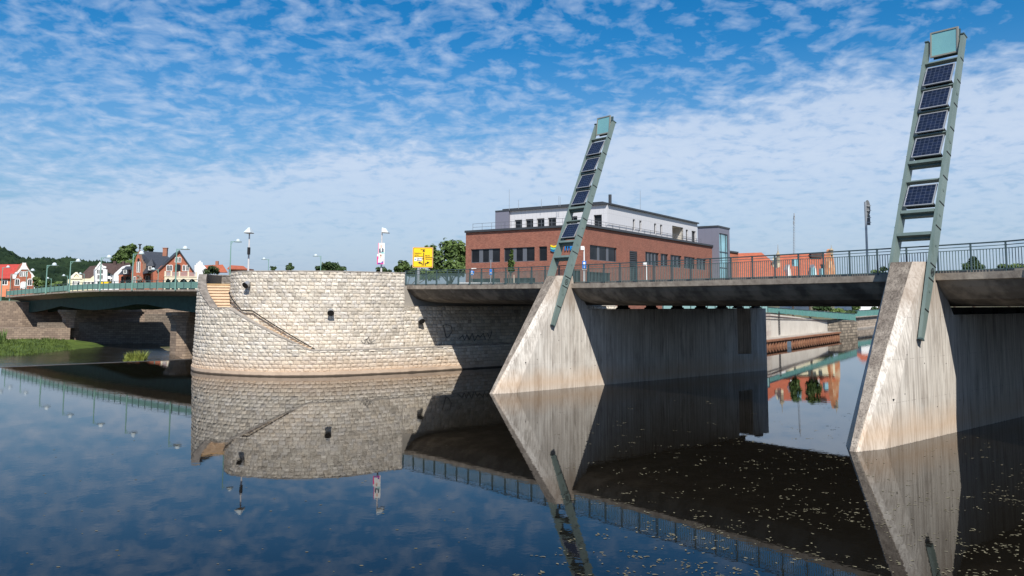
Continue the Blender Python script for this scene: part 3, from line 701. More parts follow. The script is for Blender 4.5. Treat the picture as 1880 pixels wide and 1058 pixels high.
# ============================================================ LAND
up_pts = [tuple((upp.at(upp.L*i/40)-upp.nor(upp.L*i/40)*.5)[:2]) for i in range(41)]
land('street_terrace', up_pts+[(-24.6, 69.5), (-26.3, 72), (-26, 78), (-24.5, 84), (-34, 140), wt(-30, 26), ], 6.6, M['paving'])
BK = [(-160, 128.6), (-96, 129.3), (-80.3, 134.4), (-70, 142), (-58, 150.2), (-44, 158.2), (-30, 176.2)]
land('left_bank_ground', [(-1500, 110)]+BK+[(-44, 260), (-62, 500), (-320, 1500), (-3000, 1500)], 4.55, M['soil'])
land('right_bank_ground', [wt(66, -3), wt(66, 60), (66, 85), (58, 112), (99, 187.5), (150, 174), (400, 129), (300, -60), wt(100, -30)], 3.0, M['soil'])
land('far_bank_ground', [(66, 196), (87, 194), (110, 188), (170, 170), (400, 130), (1500, 100), (3000, 1500), (520, 1500), (210, 420), (84, 235)], 2.6, M['soil'])
flat('far_ground', [(-4500, 1490), (4500, 1490), (4500, 7000), (-4500, 7000)], 2.2, M['soil'])
# ============================================================ GREEN BRIDGE (left)
GA = Vector((-33.5, 91.0, 0)); GB = Vector((-84, 135.2, 0)); gd = (GB-GA).normalized(); gp_ = Vector((-gd.y, gd.x, 0))
if gp_.y < 0: gp_ = -gp_
GL = (GB-GA).length
def gz(s):   # kerb height along the bridge, s from the bastion
    k = s/GL; return 6.62+.12*sin(pi*min(k*1.25, 1))-(1.0*max(0, k-.45)**1.6*1.9)
def G(s, p, z): return GA+gd*s+gp_*p+Vector((0, 0, z))
gb = thing('green_bridge', G(GL/2, 5, 5), 'low mint-green girder bridge on stone piers behind the weir, at the left', 'bridge')
SS = [-14+i*1.5 for i in range(int((GL+15)/1.5)+1)]
def gsweep(prof, ss): 
    b = MB(); P = [[G(s, p, gz(max(0, s))+z) for p, z in prof] for s in ss]
    for i in range(len(ss)-1):
        for j in range(len(prof)-1): b.mesh([P[i][j], P[i+1][j], P[i+1][j+1], P[i][j+1]], [(0, 1, 2, 3)])
    return b
gsweep([(-.05, 0), (-.05, -.22), (.1, -.24), (2.2, -.80), (2.2, -.3), (10.5, -.3), (10.5, -.75), (12.1, -.2), (12.1, 0), (-.05, 0)], SS).build('deck', M['fascia'], gb)
def gsof(s):
    c = [7.2, 37.0, 62]; d = min(abs(s-q) for q in c); return -2.75+.85*min(1, (d/13.0))**1.5 if True else 0
for p in (2.2, 4.9, 7.6, 10.4):
    b = MB()
    for a, c in zip(SS, SS[1:]):
        za, zc = gz(max(0, a)), gz(max(0, c)); b.mesh([G(a, p, za-.5), G(c, p, zc-.5), G(c, p, zc+gsof(c)), G(a, p, za+gsof(a)), G(a, p+.25, za-.5), G(c, p+.25, zc-.5), G(c, p+.25, zc+gsof(c)), G(a, p+.25, za+gsof(a))], [(0, 1, 2, 3), (4, 7, 6, 5), (3, 2, 6, 7), (0, 4, 5, 1)])
    b.build('girder', M['girder'], gb)
par = MB()
for a, c in zip(SS, SS[1:]):
    za, zc = gz(max(0, a)), gz(max(0, c))
    par.mesh([G(a, 0, za+.12), G(c, 0, zc+.12), G(c, 0, zc+.86), G(a, 0, za+.86), G(a, .05, za+.12), G(c, .05, zc+.12), G(c, .05, zc+.86), G(a, .05, za+.86)], [(0, 1, 2, 3), (4, 7, 6, 5), (3, 2, 6, 7), (0, 4, 5, 1)])
parap = par.build('parapet', M['mint'], gb)
b = MB()
for a, c in zip(SS, SS[1:]): b.bar(G(a, .02, gz(max(0, a))+1.12), G(c, .02, gz(max(0, c))+1.12), .07, .05)
gr_ = b.build('handrail', M['green_dark'], gb)
b = MB(); b.obox((0, 0, .56), gd*.03, gp_*.05, Vector((0, 0, .56))); gpost = b.build('post', M['green_dark'], None); first = True
for i in range(45):
    s = -9+i*1.72
    if s > GL: break
    o = gpost if first else gpost.copy()
    if not first: SC.collection.objects.link(o)
    first = False; o.parent = gr_; o.location = G(s, -.01, gz(max(0, s))-.0)-origin(gr_)
def gpier(F, lab):
    al = gp_; ac = gd; b = MB(); L = 10.0; wd = 1.55
    def ring(o, z, m_=1): 
        P = [(-o, -wd*.35-o*.3), (-o*.6+0, -wd-o), (L+o, -wd-o), (L+o, wd+o), (-o*.6, wd+o), (-o, wd*.35+o*.3)]
        P = [(-o-.9, -wd*.5), (0, -wd-o), (L+o, -wd-o), (L+o+.5, 0), (L+o, wd+o), (0, wd+o), (-o-.9, wd*.5)]
        return [F+al*x+ac*y+Vector((0, 0, z)) for x, y in P]
    lv = [(0, -2.6), (0, 2.45), (.10, 2.46), (.10, 2.8), (.28, 2.82), (.28, 3.1), (.48, 3.13), (.48, 3.4), (.70, 3.44), (.70, 3.85)]
    R = [ring(o, z) for o, z in lv]; n = len(R[0])
    for A, B in zip(R, R[1:]):
        for i in range(n):
            j = (i+1) % n; Lq = (A[j]-A[i]).length; z0_, z1_ = A[i].z, B[i].z
            u0 = sum((A[k+1]-A[k]).length for k in range(i)) if i else 0
            b.poly([A[i], A[j], B[j], B[i]], uv=[(u0, z0_), (u0+Lq, z0_), (u0+Lq, z1_), (u0, z1_)])
    b.poly(R[-1])
    b.build('pier', M['sandstone'], gb, label=lab)
F1 = atY(121.5, 600, 127.5); F1.z = 0; gpier(F1+gd*-1.55, 'stone pier with a stepped cap in the middle of the left arm')
F2 = atY(325, 600, 104); F2.z = 0; gpier(F2-gd*.9, 'stone pier with a stepped cap close to the bastion')
# street lamps of the green bridge
def make_green_lamp():
    r = thing('street_lamp', (0, 0, 0), 'x', 'street lamp', 'green street lamps on and around the green bridge')
    b = MB(); b.tube((0, 0, 0), (0, 0, 1), .085, .055, 8); b.build('pole', mat('mint_lamp_pole', (.22, .42, .36), .5), r, local=True)
    return r
LG = mat('mint_lamp_pole', (.16, .29, .25), .5); LW = mat('opal_lamp_dome', (.50, .56, .58), .3, spec=.4); LGREY = mat('lamp_plate', (.30, .38, .38), .4)
def green_lamp(base, h, lab, arm=1, sc=1.0):
    r = thing('street_lamp', base, lab, 'street lamp', 'green street lamps on and around the green bridge'); b = MB(); X = Vector((.97, .2, 0))*arm
    b.tube(base, base+Vector((0, 0, h)), .11*sc, .06*sc, 8); b.build('pole', LG, r)
    b = MB(); b.bar(base+Vector((0, 0, h-.06)), base+X*.62*sc+Vector((0, 0, h-.02)), .08*sc, .08*sc); b.bar(base+Vector((0, 0, h-.5*sc)), base+X*.3*sc+Vector((0, 0, h-.05)), .05*sc, .05*sc); b.build('arm', LG, r)
    c = base+X*.95*sc+Vector((0, 0, h-.06)); b = MB()
    b.lathe(c, [(0, -.02), (.52*sc, -.02), (.54*sc, .03), (.28*sc, .07)], 16); sh = b.build('lamp_shade', LGREY, r)
    b = MB(); b.lathe(c, [(.30*sc, .06), (.30*sc, .20*sc), (.22*sc, .34*sc), (.10*sc, .42*sc), (0, .43*sc)], 14); b.build('lamp_dome', LW, sh)
    return r
fr = [(322.5, 457, 'first street lamp left of the bastion on the green bridge, above the arched villa balcony'), (243, 466, 'street lamp on the green bridge in front of the dark slate roof'), (184, 473, 'street lamp on the green bridge beside the tip of the white gable'), (128, 480, 'street lamp on the green bridge at the left end of the cream house'), (85, 487, 'tall street lamp on the green bridge against the wooded hill')]
for x, yt, lab in fr:
    d = ray((x+1, 530)); s_ = ((GA.x*d.y-GA.y*d.x)/(gd.y*d.x-gd.x*d.y)); p = G(s_, -.12, gz(s_)-.1); Y = p.y; zt = atY(x, yt, Y).z; green_lamp(p, zt-p.z, lab, sc=.75+Y/400)
for x, yt, Y, lab, arm in ((47, 497, 140, 'street lamp in front of the pale gable of the crimson roofed villa', 1), (18, 503, 145, 'street lamp before the left wall of the crimson roofed villa', 1), (2, 491, 150, 'leftmost street lamp, at the left border of the photo', 1), (93, 511.5, 175, 'small distant street lamp in front of the hedge under the hill', -1),
        (123, 506.5, 160, 'small distant street lamp beside the cream house', -1), (153, 503, 165, 'small distant street lamp in front of the cream house', -1), (289, 495, 150, 'small distant street lamp in front of the brick villa side wall', -1)):
    p = atY(x, 540, Y); p.z = 5; green_lamp(p, atY(x, yt, Y).z-5, lab, arm, sc=.95 if Y < 155 else .8)
p = atY(421.5, 520, 71); p.z = 6.6; green_lamp(p, atY(423, 443, 71).z-6.6, 'green street lamp rising right behind the flight of steps', 1, .62)
p = atY(492, 520, 118); p.z = 6.0; green_lamp(p, atY(492, 476, 118).z-6, 'distant street lamp above the bastion, left of the two', -1, .7)
p = atY(588, 520, 112); p.z = 6.0; green_lamp(p, atY(588, 470, 112).z-6, 'distant street lamp above the bastion, by the round bush', -1, .75)
# ============================================================ LEFT BANK WALLS
def facewall(name, label, pts, m, th=1.0, cat='wall', bw=True):   # pts: (x, y, ztop, zbot) along the foot
    b = MB(); u0 = 0; D = []
    for a, c in zip(pts, pts[1:]):
        A, B = Vector((a[0], a[1], 0)), Vector((c[0], c[1], 0)); L = (B-A).length; n = Vector((-(B-A).y, (B-A).x, 0)).normalized()
        if n.y < 0: n = -n
        Z = lambda z: Vector((0, 0, z))
        b.poly([A+Z(a[3]), B+Z(c[3]), B+Z(c[2]), A+Z(a[2])], uv=[(u0, a[3]), (u0+L, c[3]), (u0+L, c[2]), (u0, a[2])])
        b.poly([A+Z(a[2]), B+Z(c[2]), B+n*th+Z(c[2]), A+n*th+Z(a[2])], uv=[(u0, 0), (u0+L, 0), (u0+L, th), (u0, th)])
        b.poly([A+n*th+Z(a[3]), B+n*th+Z(c[3]), B+n*th+Z(c[2]), A+n*th+Z(a[2])][::-1], uv=[(u0, a[3]), (u0+L, c[3]), (u0+L, c[2]), (u0, a[2])])
        u0 += L
    for q in (pts[0], pts[-1]): pass
    o = b.build(name, m, None, recalc=False); tag(o, label, cat); return o
# upper bank wall under the bridge end, its stepped plinth, and the walls seen between the piers
facewall('bank_wall', 'sandstone bank wall at the far left under the end of the green bridge', [(-150, 128, 5.75, -2), (-96, 128.5, 5.75, -2), (-80, 133.5, 5.0, -2), (-70, 141, 5.0, -2), (-58, 149, 4.6, -2), (-44, 157, 4.6, -2), (-30, 175, 4.6, -2)], M['sandstone'], 1.2)
facewall('bank_plinth', 'low reddish sandstone wall behind the grass bank at the left', [(-150, 121, 1.15, -2), (-94, 122.3, 1.15, -2), (-66.8, 123.8, 1.1, -2)], M['sandstone'], 5)
facewall('river_training_wall', 'dark stone wall in deep shadow between the two stone piers', [(-72, 124, 1.9, -2), (-56, 130, 1.9, -2), (-36, 139, 1.9, -2), (-20, 147, 1.9, -2)], M['sandstone_dark'], 1.0)
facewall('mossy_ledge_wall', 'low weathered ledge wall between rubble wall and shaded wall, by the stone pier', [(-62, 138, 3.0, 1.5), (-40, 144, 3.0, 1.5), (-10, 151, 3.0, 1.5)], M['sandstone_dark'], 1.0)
rw = facewall('rubble_bank_wall', 'light rubble wall seen between the stone pier and the bastion', [(-56, 147, 4.4, -2), (-30, 150, 4.4, -2), (-8, 154, 4.4, -2)], M['rubble'], 1.0)
# grass bank and shrubs
def grass_patch(name, outline, z0f, count, hmin, hmax, m, seed, label, cat, wid=.05, lean=.35):
    rnd = random.Random(seed); b = MB(); xs = [p[0] for p in outline]; ys = [p[1] for p in outline]; k = 0
    def inside(x, y):
        c = False; n = len(outline)
        for i in range(n):
            x1, y1 = outline[i]; x2, y2 = outline[(i+1) % n]
            if (y1 > y) != (y2 > y) and x < (x2-x1)*(y-y1)/(y2-y1)+x1: c = not c
        return c
    while k < count:
        x, y = rnd.uniform(min(xs), max(xs)), rnd.uniform(min(ys), max(ys))
        if not inside(x, y): continue
        k += 1; z = z0f(x, y); h = rnd.uniform(hmin, hmax)*(.6+.8*(.5+.5*sin(x*.7+y*.4)*sin(x*.23-1))); a = rnd.uniform(0, 2*pi); wv = Vector((cos(a), sin(a), 0))*wid*rnd.uniform(.7, 1.6)
        tip = Vector((x+rnd.uniform(-lean, lean)*h, y+rnd.uniform(-lean, lean)*h, z+h)); mid = Vector((x, y, z+h*.55))+(tip-Vector((x, y, z+h)))*.3
        bb = Vector((x, y, z-.05)); b.mesh([bb-wv, bb+wv, mid+wv*.8, mid-wv*.8, tip], [(0, 1, 2, 3), (3, 2, 4)])
    return b
gout = [(-95, 97), (-66, 95.5), (-58.5, 99), (-55.5, 106), (-60, 112), (-66, 121), (-95, 121)]
b = MB(); ze = lambda x, y: -1.35+max(0, min(1, (y-97)/22))*1.3
N_ = 14
rndg = random.Random(4)
gx = [-110+i*3.2 for i in range(17)]; gy = [94+j*2.1 for j in range(14)]
def gzz(x, y): 
    right = max(0, min(1, (-56.5-x)/8)); front = max(0, min(1, (y-(96+.9*sin(x*.5)))/5)); return -2.0+ (.9+.6*sin(x*.8+y)*.2+max(0, (y-100)/20)*.45)*right*front*1.1
b.v = [Vector((x, y, gzz(x, y))) for y in gy for x in gx]; b.f = [[j*17+i, j*17+i+1, (j+1)*17+i+1, (j+1)*17+i] for j in range(13) for i in range(16)]; b.m = [0]*len(b.f)
o = b.build('river_bank', M['grass']); o['kind'] = 'structure'
o = grass_patch('bank_grass', gout, lambda x, y: gzz(x, y), 9000, .12, .45, M['grass'], 5, '', '', wid=.05).build('bank_grass', M['grass'], recalc=False); o['kind'] = 'stuff'; tag(o, 'tall green grass along the left bank below the stone wall', 'grass')
wout = [(-93, 106), (-76, 105), (-70, 112), (-72, 117), (-93, 119)]
o = grass_patch('bank_weeds', wout, lambda x, y: gzz(x, y), 4200, .5, 1.5, M['leaf'], 6, '', '', wid=.08).build('bank_weeds', M['leaf'], recalc=False); o['kind'] = 'stuff'; tag(o, 'dark bushy weeds along the stone wall at the far left', 'weeds')
p = atZ(248, 663, -1.2)
o = grass_patch('x', [(p.x-1.1, p.y-.4), (p.x+1.1, p.y-.4), (p.x+1.0, p.y+.6), (p.x-1.0, p.y+.6)], lambda x, y: -1.4, 700, .3, 1.15, M['grass'], 8, '', '', wid=.035, lean=.55).build('reed_clump', mat('yellow_green_reeds', (.22, .24, .05), .7, (.12, .16, .03), 3), recalc=False); tag(o, 'small yellowish reed clump standing in the broken water', 'reeds')
# ============================================================ BUILDING HELPERS
ZV = Vector((0, 0, 1))
class Fac:
    """a vertical facade plane: point p, horizontal direction e (to the right), outward normal n (to the camera)"""
    def __init__(s, p, e):
        s.p = Vector(p); s.e = Vector((e[0], e[1], 0)).normalized(); s.n = Vector((s.e.y, -s.e.x, 0))
        if s.n.dot(C0-s.p) < 0: s.n = -s.n
    def px(s, x, y):
        P = on_plane((x, y), s.p, s.n); return (P-s.p).dot(s.e), P.z
    def P(s, a, z, o=0): return Vector((s.p.x, s.p.y, 0))+s.e*a+s.n*o+ZV*z
    def poly(s, b, pts, m=0, o=0):
        b.poly([s.P(a, z, o) for a, z in pts], m, uv=[(a, z) for a, z in pts])
    def slab(s, b, pts, o0, o1, m=0):   # closed plate between two offsets
        n = len(pts); s.poly(b, pts, m, o1)
        for i in range(n):
            a, c = pts[i], pts[(i+1) % n]; L = hypot(a[0]-c[0], a[1]-c[1]); b.poly([s.P(*a, o0), s.P(*c, o0), s.P(*c, o1), s.P(*a, o1)], m, uv=[(0, 0), (L, 0), (L, .2), (0, .2)])
    def rect(s, x0, y0, x1, y1):
        a0, za = s.px(x0, y0); a1, zb = s.px(x1, y1); return a0, a1, min(za, zb), max(za, zb)
def holed(b, F, a0, a1, z0, z1, holes, dep=.22, m=0, mj=0):
    xs = sorted({a0, a1, *[h[0] for h in holes], *[h[1] for h in holes]}); zs = sorted({z0, z1, *[h[2] for h in holes], *[h[3] for h in holes]})
    for i in range(len(xs)-1):
        for j in range(len(zs)-1):
            cx, cz = (xs[i]+xs[i+1])/2, (zs[j]+zs[j+1])/2
            if any(h[0] < cx < h[1] and h[2] < cz < h[3] for h in holes): continue
            F.poly(b, [(xs[i], zs[j]), (xs[i+1], zs[j]), (xs[i+1], zs[j+1]), (xs[i], zs[j+1])], m)
    for h in holes:
        c = [(h[0], h[2]), (h[1], h[2]), (h[1], h[3]), (h[0], h[3])]
        for i in range(4):
            p, q = c[i], c[(i+1) % 4]; b.poly([F.P(*p), F.P(*q), F.P(*q, -dep), F.P(*p, -dep)], mj, uv=[(0, 0), (1, 0), (1, dep), (0, dep)])
def window(F, h, par, dep=.22, n=1, mull=.07, pane='pane', frame='anthracite', wide=None, arch=0, sill=False):
    a0, a1, z0, z1 = h; f = MB(); t = mull; o = -dep+.02
    for (p0, p1, q0, q1) in ((a0, a1, z0, z0+t), (a0, a1, z1-t, z1), (a0, a0+t, z0+t, z1-t), (a1-t, a1, z0+t, z1-t)):
        F.slab(f, [(p0, q0), (p1, q0), (p1, q1), (p0, q1)], o-.05, o+.05)
    for k in range(1, n):
        c = a0+(a1-a0)*k/n; w_ = wide or t; F.slab(f, [(c-w_/2, z0+t), (c+w_/2, z0+t), (c+w_/2, z1-t), (c-w_/2, z1-t)], o-.05, o+.048)
    ob = f.build('window', M[frame], par, recalc=False)
    g_ = MB(); F.poly(g_, [(a0, z0), (a1, z0), (a1, z1), (a0, z1)], 0, o); g_.build('pane', M[pane], ob, recalc=False)
    return ob
def lit_window(F, a, z, w_, h, par, arch=True, frame='white', pane='pane', o=.03):
    """framed window standing on a small facade: frame plate with a pane in it"""
    def out(k):
        x, y = w_/2-k, h-k
        if arch: return [(a-x, z+k), (a+x, z+k), (a+x, z+y-x*.55), (a+x*.62, z+y-x*.12), (a, z+y), (a-x*.62, z+y-x*.12), (a-x, z+y-x*.55)]
        return [(a-x, z+k), (a+x, z+k), (a+x, z+y), (a-x, z+y)]
    k = min(w_, h)*.15; b = MB(); A, B = out(0), out(k); n = len(A)
    for i in range(n):
        j = (i+1) % n; b.poly([F.P(*A[i], o+.04), F.P(*A[j], o+.04), F.P(*B[j], o+.04), F.P(*B[i], o+.04)]); b.poly([F.P(*A[i], 0), F.P(*A[j], 0), F.P(*A[j], o+.04), F.P(*A[i], o+.04)])
        b.poly([F.P(*B[i], 0), F.P(*B[j], 0), F.P(*B[j], o+.04), F.P(*B[i], o+.04)])
    F.slab(b, [(a-k*.3, z+k), (a+k*.3, z+k), (a+k*.3, z+h-k), (a-k*.3, z+h-k)], 0, o+.03)
    ob = b.build('window', M[frame], par, recalc=False); g_ = MB(); F.poly(g_, B, 0, o-.01); g_.build('pane', M[pane], ob, recalc=False); return ob
def pxpoly(F, pts): return [F.px(x, y) for x, y in pts]
# ============================================================ OFFICE BUILDING
ZT = 14.81; Pn = Vector((9.09, 101, 0)); Lp = Vector((-6.35, 111.38, 0)); Rp = Vector((33.63, 138.59, 0)); Rp = Pn+(Rp-Pn).normalized()*44.9
eL = (Pn-Lp).normalized(); eR = Vector((-eL.y, eL.x, 0)); eR = eR if eR.y > 0 else -eR
Rp = Pn+eR*44.9; Lp = Pn-eL*18.6
FL = Fac(Lp, eL); FR = Fac(Pn, eR)
off = thing('office_building', Lp+eL*9+Vector((0, 0, 2.7)), 'long red brick office building with dark window bands and a white set back top floor', 'office building')
wl = [FL.rect(x0, y0, x1, y1) for x0, y0, x1, y1 in ((864.6, 458, 918, 481.5), (925, 454.5, 981.5, 480), (989.5, 451.5, 1004.3, 478.5), (864, 512, 918, 526), (924.5, 511, 982, 526), (1042, 497, 1066, 524))]
wl[1] = (wl[1][0], wl[1][1], wl[0][2], wl[0][3]); wl[2] = (wl[2][0], wl[2][1], wl[0][2], wl[0][3]); wl[4] = (wl[4][0], wl[4][1], wl[3][2], wl[3][3])
def frect(F, x0, x1, zlo, zhi): return (F.px(x0, 480)[0], F.px(x1, 480)[0], zlo, zhi)
zhi = FR.px(1083, 449.5)[1]; zlo = FR.px(1083, 477)[1]
wr = [frect(FR, 1083, 1133, zlo, zhi), frect(FR, 1185, 1210, zlo, zhi), frect(FR, 1213, 1227, zlo, zhi), frect(FR, 1231, 1251.5, zlo, zhi), frect(FR, 1256, 1276, zlo, zhi), frect(FR, 1279, 1296.5, zlo, zhi)]
dr = frect(FR, 1156, 1170.3, 6, zhi-.15); gf = frect(FR, 1077, 1121, 5.6, FR.px(1080, 499)[1])
b = MB(); holed(b, FL, 0, 18.6, 2.5, ZT, wl); holed(b, FR, 0, 44.9, 2.5, ZT, wr+[dr, gf])
inw = -FL.n; 
for A, B in ((Lp, Lp+eR*44.9), (Rp, Rp-eL*18.6), (Lp+eR*44.9, Rp)): b.poly([A+ZV*2.5, B+ZV*2.5, B+ZV*ZT, A+ZV*ZT], uv=[(0, 0), ((B-A).length, 0), ((B-A).length, 12), (0, 12)])
wb = b.build('brick_wall', M['brick'], off, recalc=False)
b = MB(); b.prism([Lp+ZV*(ZT-.1), Pn+ZV*(ZT-.1), Rp+ZV*(ZT-.1), Rp-eL*18.6+ZV*(ZT-.1)], ZV*.04); b.build('flat_roof', M['paving'], off)
b = MB()
for A, B in ((Lp, Pn), (Pn, Rp), (Rp, Rp-eL*18.6), (Rp-eL*18.6, Lp)): b.bar(A+ZV*(ZT+.10), B+ZV*(ZT+.10), .5, .28)
b.build('roof_edge', M['anthracite'], off)
for h in wl[:2]: window(FL, h, off, n=3, wide=.62, frame='mullion')
window(FL, wl[2], off, frame='anthracite')
for h in wl[3:]: window(FL, h, off, n=3, frame='anthracite', wide=.1)
window(FR, wr[0], off, n=3, wide=.62, frame='mullion')
for h, n in zip(wr[1:], (4, 2, 3, 3, 3)): window(FR, h, off, n=n, wide=.4, frame='mullion')
window(FR, gf, off, n=4, wide=.12)
b = MB(); z = dr[2]
while z < dr[3]-.1: FR.slab(b, [(dr[0], z), (dr[1], z), (dr[1], z+.16), (dr[0], z+.16)], -.2, -.02); z += .27
FR.poly(b, [(dr[0], dr[2]), (dr[1], dr[2]), (dr[1], dr[3]), (dr[0], dr[3])], 0, -.2); b.build('louvre_grille', M['anthracite'], off, recalc=False)
# white set back floor
Pw = Pn+eR*7.0-eL*.4; FLw = Fac(Pw, eL); FRw = Fac(Pw, eR)
Yc = Pw.y; zw = atY(1110, 375.5, Yc).z
a_l = FLw.px(936.5, 400)[0]; a_ll = FLw.px(911.5, 400)[0]; a_r = FRw.px(1280.5, 430)[0]
hl = [FLw.rect(x0, 404, x1, 425) for x0, x1 in ((945, 958.5), (965, 979), (985.6, 999.5), (1006, 1021), (1046, 1060), (1090, 1105))]
zh_ = FLw.px(1090, 395)[1]; hl = [(h[0], h[1], ZT+.02, zh_) for h in hl]
hr_ = [(FRw.px(x0, 410)[0], FRw.px(x1, 410)[0], ZT+zz, zh_) for x0, x1, zz in ((1162, 1166, .6), (1174, 1178, .6), (1201, 1205, .6), (1212, 1216, .6), (1234, 1254, .02), (1259, 1263, .02), (1269.7, 1277, .02))]
b = MB(); holed(b, FLw, a_l, 0, ZT-.1, zw, hl, .3); holed(b, FRw, 0, a_r, ZT-.1, zw, [(h[0], h[1], h[2], h[3]+(.2 if i == 4 else 0)) for i, h in enumerate(hr_)], .3)
Q = [FLw.P(a_l, 0), Pw, FRw.P(a_r, 0), FRw.P(a_r, 0)+(FLw.P(a_l, 0)-Pw)]
for A, B in ((Q[3], Q[2]), (Q[0], Q[3])): A, B = Vector((A.x, A.y, 0)), Vector((B.x, B.y, 0)); b.poly([A+ZV*ZT, B+ZV*ZT, B+ZV*zw, A+ZV*zw], uv=[(0, 0), (1, 0), (1, 1), (0, 1)])
b.build('upper_floor', M['white_panel'], off, recalc=False)
for h in hl: window(FLw, h, off, .3, frame='anthracite')
for i, h in enumerate(hr_):
    if i != 4: window(FRw, h, off, .3, frame='anthracite')
h = hr_[4]; b = MB()
for A in ([(h[0], h[2], 0), (h[1], h[2], 0), (h[1], h[2], -2.2), (h[0], h[2], -2.2)], [(h[1], h[2], 0), (h[1], h[3]+.2, 0), (h[1], h[3]+.2, -2.2), (h[1], h[2], -2.2)], [(h[0], h[3]+.2, 0), (h[1], h[3]+.2, 0), (h[1], h[3]+.2, -2.2), (h[0], h[3]+.2, -2.2)], [(h[0], h[2], -2.2), (h[1], h[2], -2.2), (h[1], h[3]+.2, -2.2), (h[0], h[3]+.2, -2.2)]):
    b.poly([FRw.P(*q) for q in A])
b.build('loggia', mat('loggia_lining', (.5, .47, .42), .8), off, recalc=False)
b = MB(); A = FLw.P(a_ll, 0); B_ = FLw.P(a_l, 0)
b.prism([FLw.P(a_ll, ZT-.1, .3), FLw.P(a_l, ZT-.1, .3), FLw.P(a_l, ZT-.1, -8), FLw.P(a_ll, ZT-.1, -8)], ZV*(zw-ZT+.1)); b.uv = {i: [(0, 0), (1, 0), (1, 1), (0, 1)][:len(f)] for i, f in enumerate(b.f)}
b.build('grey_end_block', M['grey_panel'], off)
b = MB(); 
for A, B in ((FLw.P(a_ll, zw, .1), FLw.P(0, zw, .1)), (FRw.P(0, zw, .1), FRw.P(a_r, zw, .1))): b.bar(A+ZV*.09, B+ZV*.09, .5, .20)
b.prism([FLw.P(a_ll, zw, 0), FLw.P(0, zw, 0), FRw.P(a_r, zw, 0), FRw.P(a_r, zw, 0)+(FLw.P(a_ll, 0)-Pw)], ZV*.03)
b.build('upper_roof', M['anthracite'], off)
b = MB(); b.prism([FLw.P(a_ll, zw+.15, -1.5), FLw.P(-1.5, zw+.2, -1.5), FRw.P(16, zw+.2, -1.8), FRw.P(16, zw+.2, -7), FLw.P(a_ll, zw+.2, -7)], ZV*.45); b.build('roof_plinth', M['anthracite'], off)
b = MB(); b.tube(atY(1120, 373, 112), atY(1120, 357.5, 112), .22, n=12); b.build('flue_pipe', M['anthracite'], off)
for x, y0, y1, Y in ((1175.5, 386, 350, 115), (935, 384, 348, 112), (952, 382, 367, 112), (994, 379, 366, 112), (1026, 377, 360, 110), (1028.5, 377, 362, 110)):
    b = MB(); b.tube(atY(x, y0+2, Y), atY(x, y1, Y), .03, .02, 5); b.build('lightning_rod', M['steel'], off)
# roof railing
b = MB()
def rail_run(F, a0, a1, z, st, o=-.25, hh=.95):
    n = max(1, int(abs(a1-a0)/st)); 
    for i in range(n+1): a = a0+(a1-a0)*i/n; b.bar(F.P(a, z, o), F.P(a, z+hh, o), .045, .045)
    for q in (hh, hh*.5): b.bar(F.P(a0, z+q, o), F.P(a1, z+q, o), .04, .04)
rail_run(FL, 1.0, 18.4, ZT+.2, 1.55); rail_run(FR, .2, 40.5, ZT+.2, 2.0, hh=.75); b.build('roof_railing', M['mullion'], off)
# wall signs
b = MB(); x0, z0_ = FL.px(1018, 461); z1_ = FL.px(1018, 449)[1]; w_ = FL.px(1024.3, 455)[0]-FL.px(1012, 455)[0]
lg = thing('wall_logo', FL.P(x0, z0_, .1), 'round emblem of yellow, teal and blue waves on the brick wall left of the mast', 'emblem')
for i, c in enumerate(((.85, .62, .02), (.16, .55, .45), (.01, .17, .36))):
    b = MB(); hh = (z1_-z0_)/3; zz = z1_-hh*(i+.15); n = 10; top = [(x0-w_/2+w_*k/n, zz-.55*hh*sin(pi*k/n)) for k in range(n+1)]; bot = [(a, z-hh*.72) for a, z in top][::-1]
    FL.slab(b, top+bot, .02, .16); b.build('wave', mat('wave_paint_%d' % i, c, .4), lg, recalc=False)
def text(name, s, size, loc, ex, m, par, depth=.03, align='CENTER', bold=0):
    cu = bpy.data.curves.new(name, 'FONT'); cu.body = s; cu.size = size; cu.extrude = depth; cu.align_x = align; cu.align_y = 'CENTER'; cu.offset = bold; cu.resolution_u = 2
    o = bpy.data.objects.new(name+'_tmp', cu); SC.collection.objects.link(o); bpy.context.view_layer.update()
    me = bpy.data.meshes.new_from_object(o); bpy.data.objects.remove(o)
    e = Vector(ex).normalized(); n = e.cross(ZV); me.transform(Matrix((( e.x, 0, n.x, 0), (e.y, 0, n.y, 0), (0, 1, 0, 0), (0, 0, 0, 1))))
    o2 = bpy.data.objects.new(name, me); SC.collection.objects.link(o2); me.materials.clear(); me.materials.append(m); o2.location = Vector(loc)-(origin(par) if par else Vector((0, 0, 0)))
    if par: o2.parent = par
    return o2
xa, za = FL.px(1037.5, 456.3); o = text('wall_lettering', 'ITKS', .86, FL.P(xa, za, .12), FL.e, mat('blue_letters', (.01, .20, .55), .4), None, .05, 'LEFT', bold=.02); tag(o, 'blue capital letters on the brick wall seen between the rails of the left mast', 'lettering')
